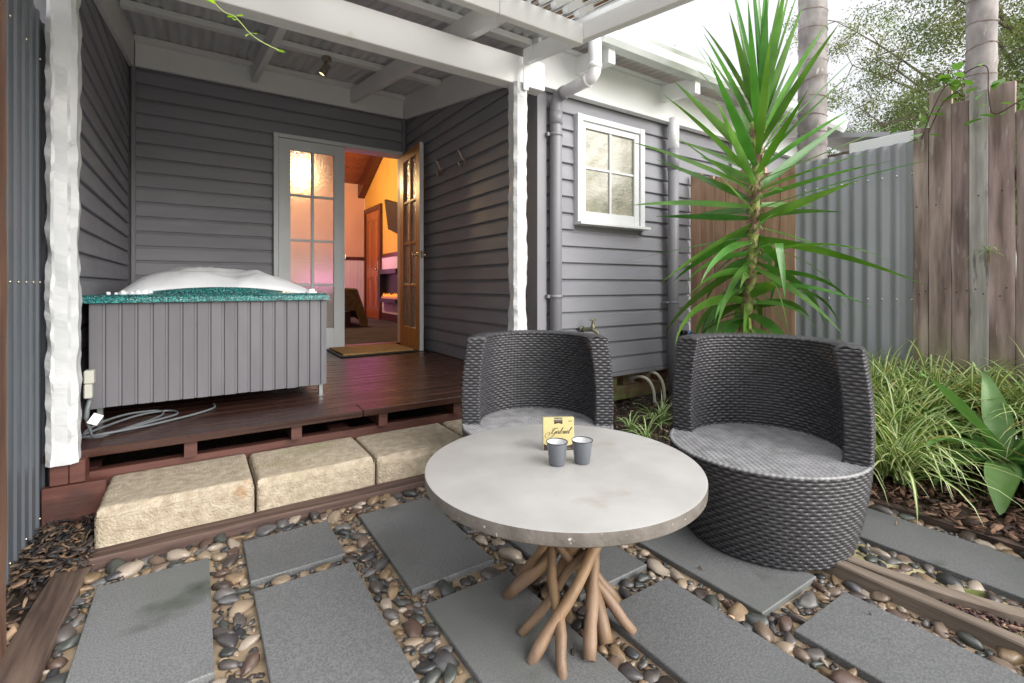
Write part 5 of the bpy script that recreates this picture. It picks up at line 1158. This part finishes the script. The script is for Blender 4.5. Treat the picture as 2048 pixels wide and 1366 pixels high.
# ================================================================== PALM TRUNKS
SCAR=mat('brown_leaf_scar',(.20,.15,.13),(.34,.28,.25),scale=30,rough=.9)
def palm(x,y,r,gap,lb,seed):
    pt=thing('palm_tree',lb,'palm tree',(x,y,0),'bare palm trunks behind the fence'); rg=random.Random(seed)
    b=BM(); pts=[];rad=[];z=-.1
    while z<6.5: pts.append((x+.02*math.sin(z*.7+seed),y+.02*math.cos(z*.6),z)); q=(z/gap)%1; rad.append(r*(1.02-.05*q)+rg.uniform(-.001,.001)); z+=gap/6
    tube(b,pts,rad,28); disp(b,.004,7); part('trunk',b,PALM,pt)
    z=.4
    while z<6.3:
        b=BM(); tl=rg.uniform(-.07,.07); cx=x+.02*math.sin(z*.7+seed); cy=y+.02*math.cos(z*.6); n=40; rings=[]
        for k in range(n):
            a=2*PI*k/n; jj=noise.noise(Vector((a*3,z*9,seed)))*.006; zz=z+tl*r*math.cos(a+seed)*3+jj
            rings.append([b.verts.new((cx+(r*1.03+e)*math.cos(a),cy+(r*1.03+e)*math.sin(a),zz+h)) for e,h in ((-.008,-.0045),(.0005,-.0025),(.001,.0015),(-.008,.004))])
        for k in range(n):
            A=rings[k];B2=rings[(k+1)%n]
            for j in range(3): b.faces.new((A[j],B2[j],B2[j+1],A[j+1]))
        part('leaf_scar',b,SCAR,pt); z+=gap*rg.uniform(.85,1.15)
    return pt
palm(4.2,1.935,.103,.13,'thicker grey palm trunk rising behind the corrugated fence and the yucca',1)
palm(4.6,1.008,.082,.165,'slimmer pale ringed palm trunk rising behind the timber palings',2)
# ================================================================== BACKGROUND TREE
TL=leafmat('fine_tree_leaf',(.075,.12,.03),(.16,.21,.065),rough=.5,trans=.22,attr=True,rnd=0,huer=0)
tr=thing('leafy_tree','large fine-leaved green tree beyond the paling fence','tree',(9.6,1.0,0))
rg=random.Random(31); b=BM(); tube(b,catm([(9.6,1.0,-.2),(9.5,1.0,1.6),(9.3,1.1,3.2),(9.0,1.3,5.2)],6),[.22]*7+[.17]*6+[.10]*6,12); part('trunk',b,BARK,tr)
cl=[]
cen=Vector((9.3,1.35,3.9)); b=BM()
for i in range(34):
    a=rg.uniform(0,2*PI); s0=Vector((9.4,1.05,rg.uniform(1.4,3.8))); e0=cen+Vector((math.cos(a)*rg.uniform(1.2,2.5),math.sin(a)*rg.uniform(1.2,2.7),rg.uniform(-1.7,2.4))); mid=(s0+e0)/2+Vector((0,0,rg.uniform(.2,.7))); P=bez(s0,mid,e0,9); tube(b,P,[.035*(1-k/11) for k in range(10)],6,caps=False)
    for k in range(3,10):
        for q in range(3):
            e1=P[k]+Vector((rg.gauss(0,.38),rg.gauss(0,.38),rg.gauss(-.02,.3))); tube(b,bez(P[k],(P[k]+e1)/2+Vector((0,0,.08)),e1,3),[.008,.006,.004,.003],4,caps=False); cl.append(e1)
part('branches',b,BARK,tr,kind='stuff')
V=[];F=[];C=[]; nr=np.random.RandomState(5); k=0; VV=[]
for c in cl:
    n=nr.randint(220,340); g=rg.uniform(.65,1.35); yel=rg.uniform(.9,1.25)
    P=np.array(c)+nr.normal(0,1,(n,3))*np.array([.12,.12,.09]); D=nr.normal(0,1,(n,3)); D[:,2]=-abs(D[:,2])*.6-.3; D/=np.linalg.norm(D,axis=1)[:,None]; S_=np.cross(D,nr.normal(0,1,(n,3))); S_/=np.linalg.norm(S_,axis=1)[:,None]
    L_=nr.uniform(.024,.055,(n,1)); w_=L_*.20
    q=np.stack([P,P+D*L_*.45+S_*w_,P+D*L_,P+D*L_*.45-S_*w_],1); VV.append(q.reshape(-1,3)); gg=g*nr.uniform(.8,1.2,(n,1)); C.append(np.repeat(np.hstack([gg*yel,gg,gg*.9]),4,0))
VV=np.vstack(VV); F=np.arange(len(VV)).reshape(-1,4); o=obj_np('crown',VV-np.array([9.6,1.0,0]),F,TL,col=np.vstack(C)); o.parent=tr; o['kind']='stuff'
# low shrubs behind the fence, left of the tree
def shrub(name,lb,cx,cy,cz,rx,ry,rz_,n,seed,L0,L1,m):
    t_=thing(name,lb,'shrub',(cx,cy,0)); nr=np.random.RandomState(seed); cn=nr.normal(0,1,(n//60,3)); cn/=np.linalg.norm(cn,axis=1)[:,None]; cn*=nr.uniform(.4,1,(len(cn),1))**.5; VV=[];C=[]
    for c in cn:
        P=c*np.array([rx,ry,rz_])+nr.normal(0,.11,(60,3))+np.array([0,0,cz]); D=nr.normal(0,1,(60,3)); D/=np.linalg.norm(D,axis=1)[:,None]; S_=np.cross(D,nr.normal(0,1,(60,3))); S_/=np.linalg.norm(S_,axis=1)[:,None]; L_=nr.uniform(L0,L1,(60,1)); q=np.stack([P,P+D*L_*.45+S_*L_*.25,P+D*L_,P+D*L_*.45-S_*L_*.25],1); VV.append(q.reshape(-1,3)); g=nr.uniform(.7,1.3)*nr.uniform(.85,1.15,(60,1)); C.append(np.repeat(np.hstack([g,g,g*.9]),4,0))
    VV=np.vstack(VV); o=obj_np('foliage',VV,np.arange(len(VV)).reshape(-1,4),m,col=np.vstack(C)); o.parent=t_; o['kind']='stuff'
    b=BM()
    for c in cn[::3]: tube(b,bez((0,0,-.1),(c[0]*rx*.3,c[1]*ry*.3,cz*.6),(c[0]*rx,c[1]*ry,c[2]*rz_+cz),5),.012,5,caps=False)
    part('stems',b,BARK,t_,world=False,kind='stuff')
shrub('fence_shrub','pale green bush peeping over the white board and the corrugated fence',7.4,1.75,2.35,.9,.55,.55,5200,3,.04,.08,TL)
shrub('fence_shrub','darker green bush tangled behind the tops of the timber palings',5.4,.9,1.95,.75,.8,.5,6000,4,.04,.09,leafmat('dark_shrub_leaf',(.06,.12,.03),(.12,.20,.06),rough=.45,trans=.3,attr=True,rnd=0,huer=0))
# ================================================================== VINES
VL=leafmat('vine_leaf_green',(.09,.20,.035),(.16,.30,.07),rough=.35,trans=.3)
def vine(name,lb,pts,loc,leaves,r,m,lm,Ls):
    t_=thing(name,lb,'vine',loc); b=BM(); 
    for pl in pts: tube(b,catm(pl,6),r,6)
    part('stem',b,m,t_)
    for (p,az,el,s) in leaves:
        v,f=bladegeo(p,az,el,Ls*s,Ls*.62*s,.6,seg=7,fold=.12,wfun=lambda q:math.sin(PI*min(1,q*.93+.07))**.8); part('leaf',bm_of(v,f),lm,t_)
lv=[]; rg=random.Random(4)
main=[(3.53,1.03,1.80),(3.53,.99,1.93),(3.53,.93,2.06),(3.535,.87,2.10),(3.53,.80,2.13),(3.53,.752,2.11),(3.53,.748,1.98),(3.535,.73,1.86),(3.535,.66,1.88),(3.53,.56,1.94)]
sec=[(3.53,1.00,1.83),(3.52,.93,1.98),(3.53,.86,2.03),(3.60,.82,2.08)]
for i in range(30):
    q=rg.choice(main+sec[:3]); lv.append(((q[0]-.01+rg.uniform(-.02,.01),q[1]+rg.uniform(-.05,.05),q[2]+rg.uniform(-.04,.05)),rg.uniform(PI*.6,PI*1.4)+rg.choice((0,0,1.2,-1.2)),R(rg.uniform(-40,50)),rg.uniform(.6,1.25)))
vine('climbing_vine','leafy vine with thin dark stems creeping over the tops of the palings',[main,sec],(3.55,.9,1.8),lv,.0035,mat('dark_vine_stem',(.06,.045,.035),(.12,.08,.06),scale=20,rough=.7),VL,.075)
m0=[(-.25,1.32,2.0),(-.12,1.40,1.83),(.039,1.5,1.70),(.088,1.5,1.676),(.126,1.5,1.64),(.165,1.5,1.622),(.21,1.5,1.612)]
lv=[((.036,1.5,1.700),2.2,.5,1),((.040,1.498,1.695),4.2,.2,.9),((.088,1.5,1.676),.4,.7,1.1),((.088,1.5,1.670),4.6,-.4,1.0),((.084,1.5,1.675),2.6,.1,.7),((.128,1.5,1.642),.9,.6,1.0),((.124,1.5,1.640),3.9,-.6,.9),((.165,1.5,1.622),1.1,.5,.55),((.195,1.5,1.614),-.2,-.05,.8),((.19,1.5,1.613),.3,.15,.7)]
lvm=leafmat('fresh_bright_vine_leaf',(.25,.46,.03),(.38,.60,.08),rough=.4,trans=.45)
vine('hanging_vine','thin bright green vine tendril hanging in front of the porch ceiling',[m0],(.0,1.5,1.7),lv,.0012,mat('fresh_green_stem',(.35,.45,.12),(.4,.5,.15),scale=10,rough=.5),lvm,.024)
# ================================================================== TAP, HOSE FITTING, CONDUITS
tp=thing('garden_tap','tarnished brass garden tap on the grey wall behind the left chair','tap',(2.40,2.58,.63))
b=BM(); tube(b,[(2.36,2.675,.625),(2.36,2.60,.625)],.012,12); tube(b,[(2.36,2.66,.625),(2.36,2.655,.625)],.026,14); tube(b,catm([(2.36,2.61,.625),(2.37,2.56,.628),(2.39,2.53,.610),(2.395,2.525,.585)],4),.013,12); part('spout',b,VERD,tp,smooth=True)
b=BM(); lathe(b,[(.017,0),(.019,.02),(.013,.03),(.010,.055),(.013,.06),(0,.065)],14,c=(2.375,2.56,.632)); part('bonnet',b,VERD,tp)
b=BM(); tube(b,[(2.350,2.56,.702),(2.400,2.56,.702)],.0045,8); tube(b,[(2.375,2.56,.69),(2.375,2.56,.712)],.006,8); bmesh.ops.create_uvsphere(b,u_segments=8,v_segments=6,radius=.007,matrix=Matrix.Translation((2.350,2.56,.702))); bmesh.ops.create_uvsphere(b,u_segments=8,v_segments=6,radius=.007,matrix=Matrix.Translation((2.400,2.56,.702))); part('handle',b,VERD,tp)
hf=thing('hose_connector','blue and black hose connector on the grey wall beside the paling screen','hose fitting',(3.47,2.60,.52))
b=BM(); tube(b,[(3.41,2.60,.55),(3.47,2.60,.545)],.02,12); tube(b,[(3.43,2.60,.55),(3.43,2.68,.55)],.012,10); part('valve_body',b,BLACK,hf)
b=BM(); tube(b,[(3.471,2.60,.545),(3.50,2.60,.54),(3.50,2.60,.54),(3.56,2.60,.53)],[.022,.024,.018,.016],12); part('coupling',b,BLUEP,hf)
cd=None
for (x,y,lb) in ((3.06,2.60,'cream conduit pipe curving out from under the house wall, the left of the pair'),(3.20,2.62,'cream conduit pipe curving out from under the house wall, next to the downpipe')):
    if cd is None:
        cd=thing('conduit_pipe',lb,'conduit',(x,y,0),'cream conduits under the house wall'); b=BM(); tube(b,catm([(-.06,.19,.17),(-.05,.11,.205),(-.02,.04,.19),(0,0,.12),(.005,-.01,.04),(.01,-.015,-.05)],6),.0125,12); part('pipe',b,CONDU,cd,world=False,smooth=True)
    else: copy_thing(cd,(x,y,.025),.15,lb)
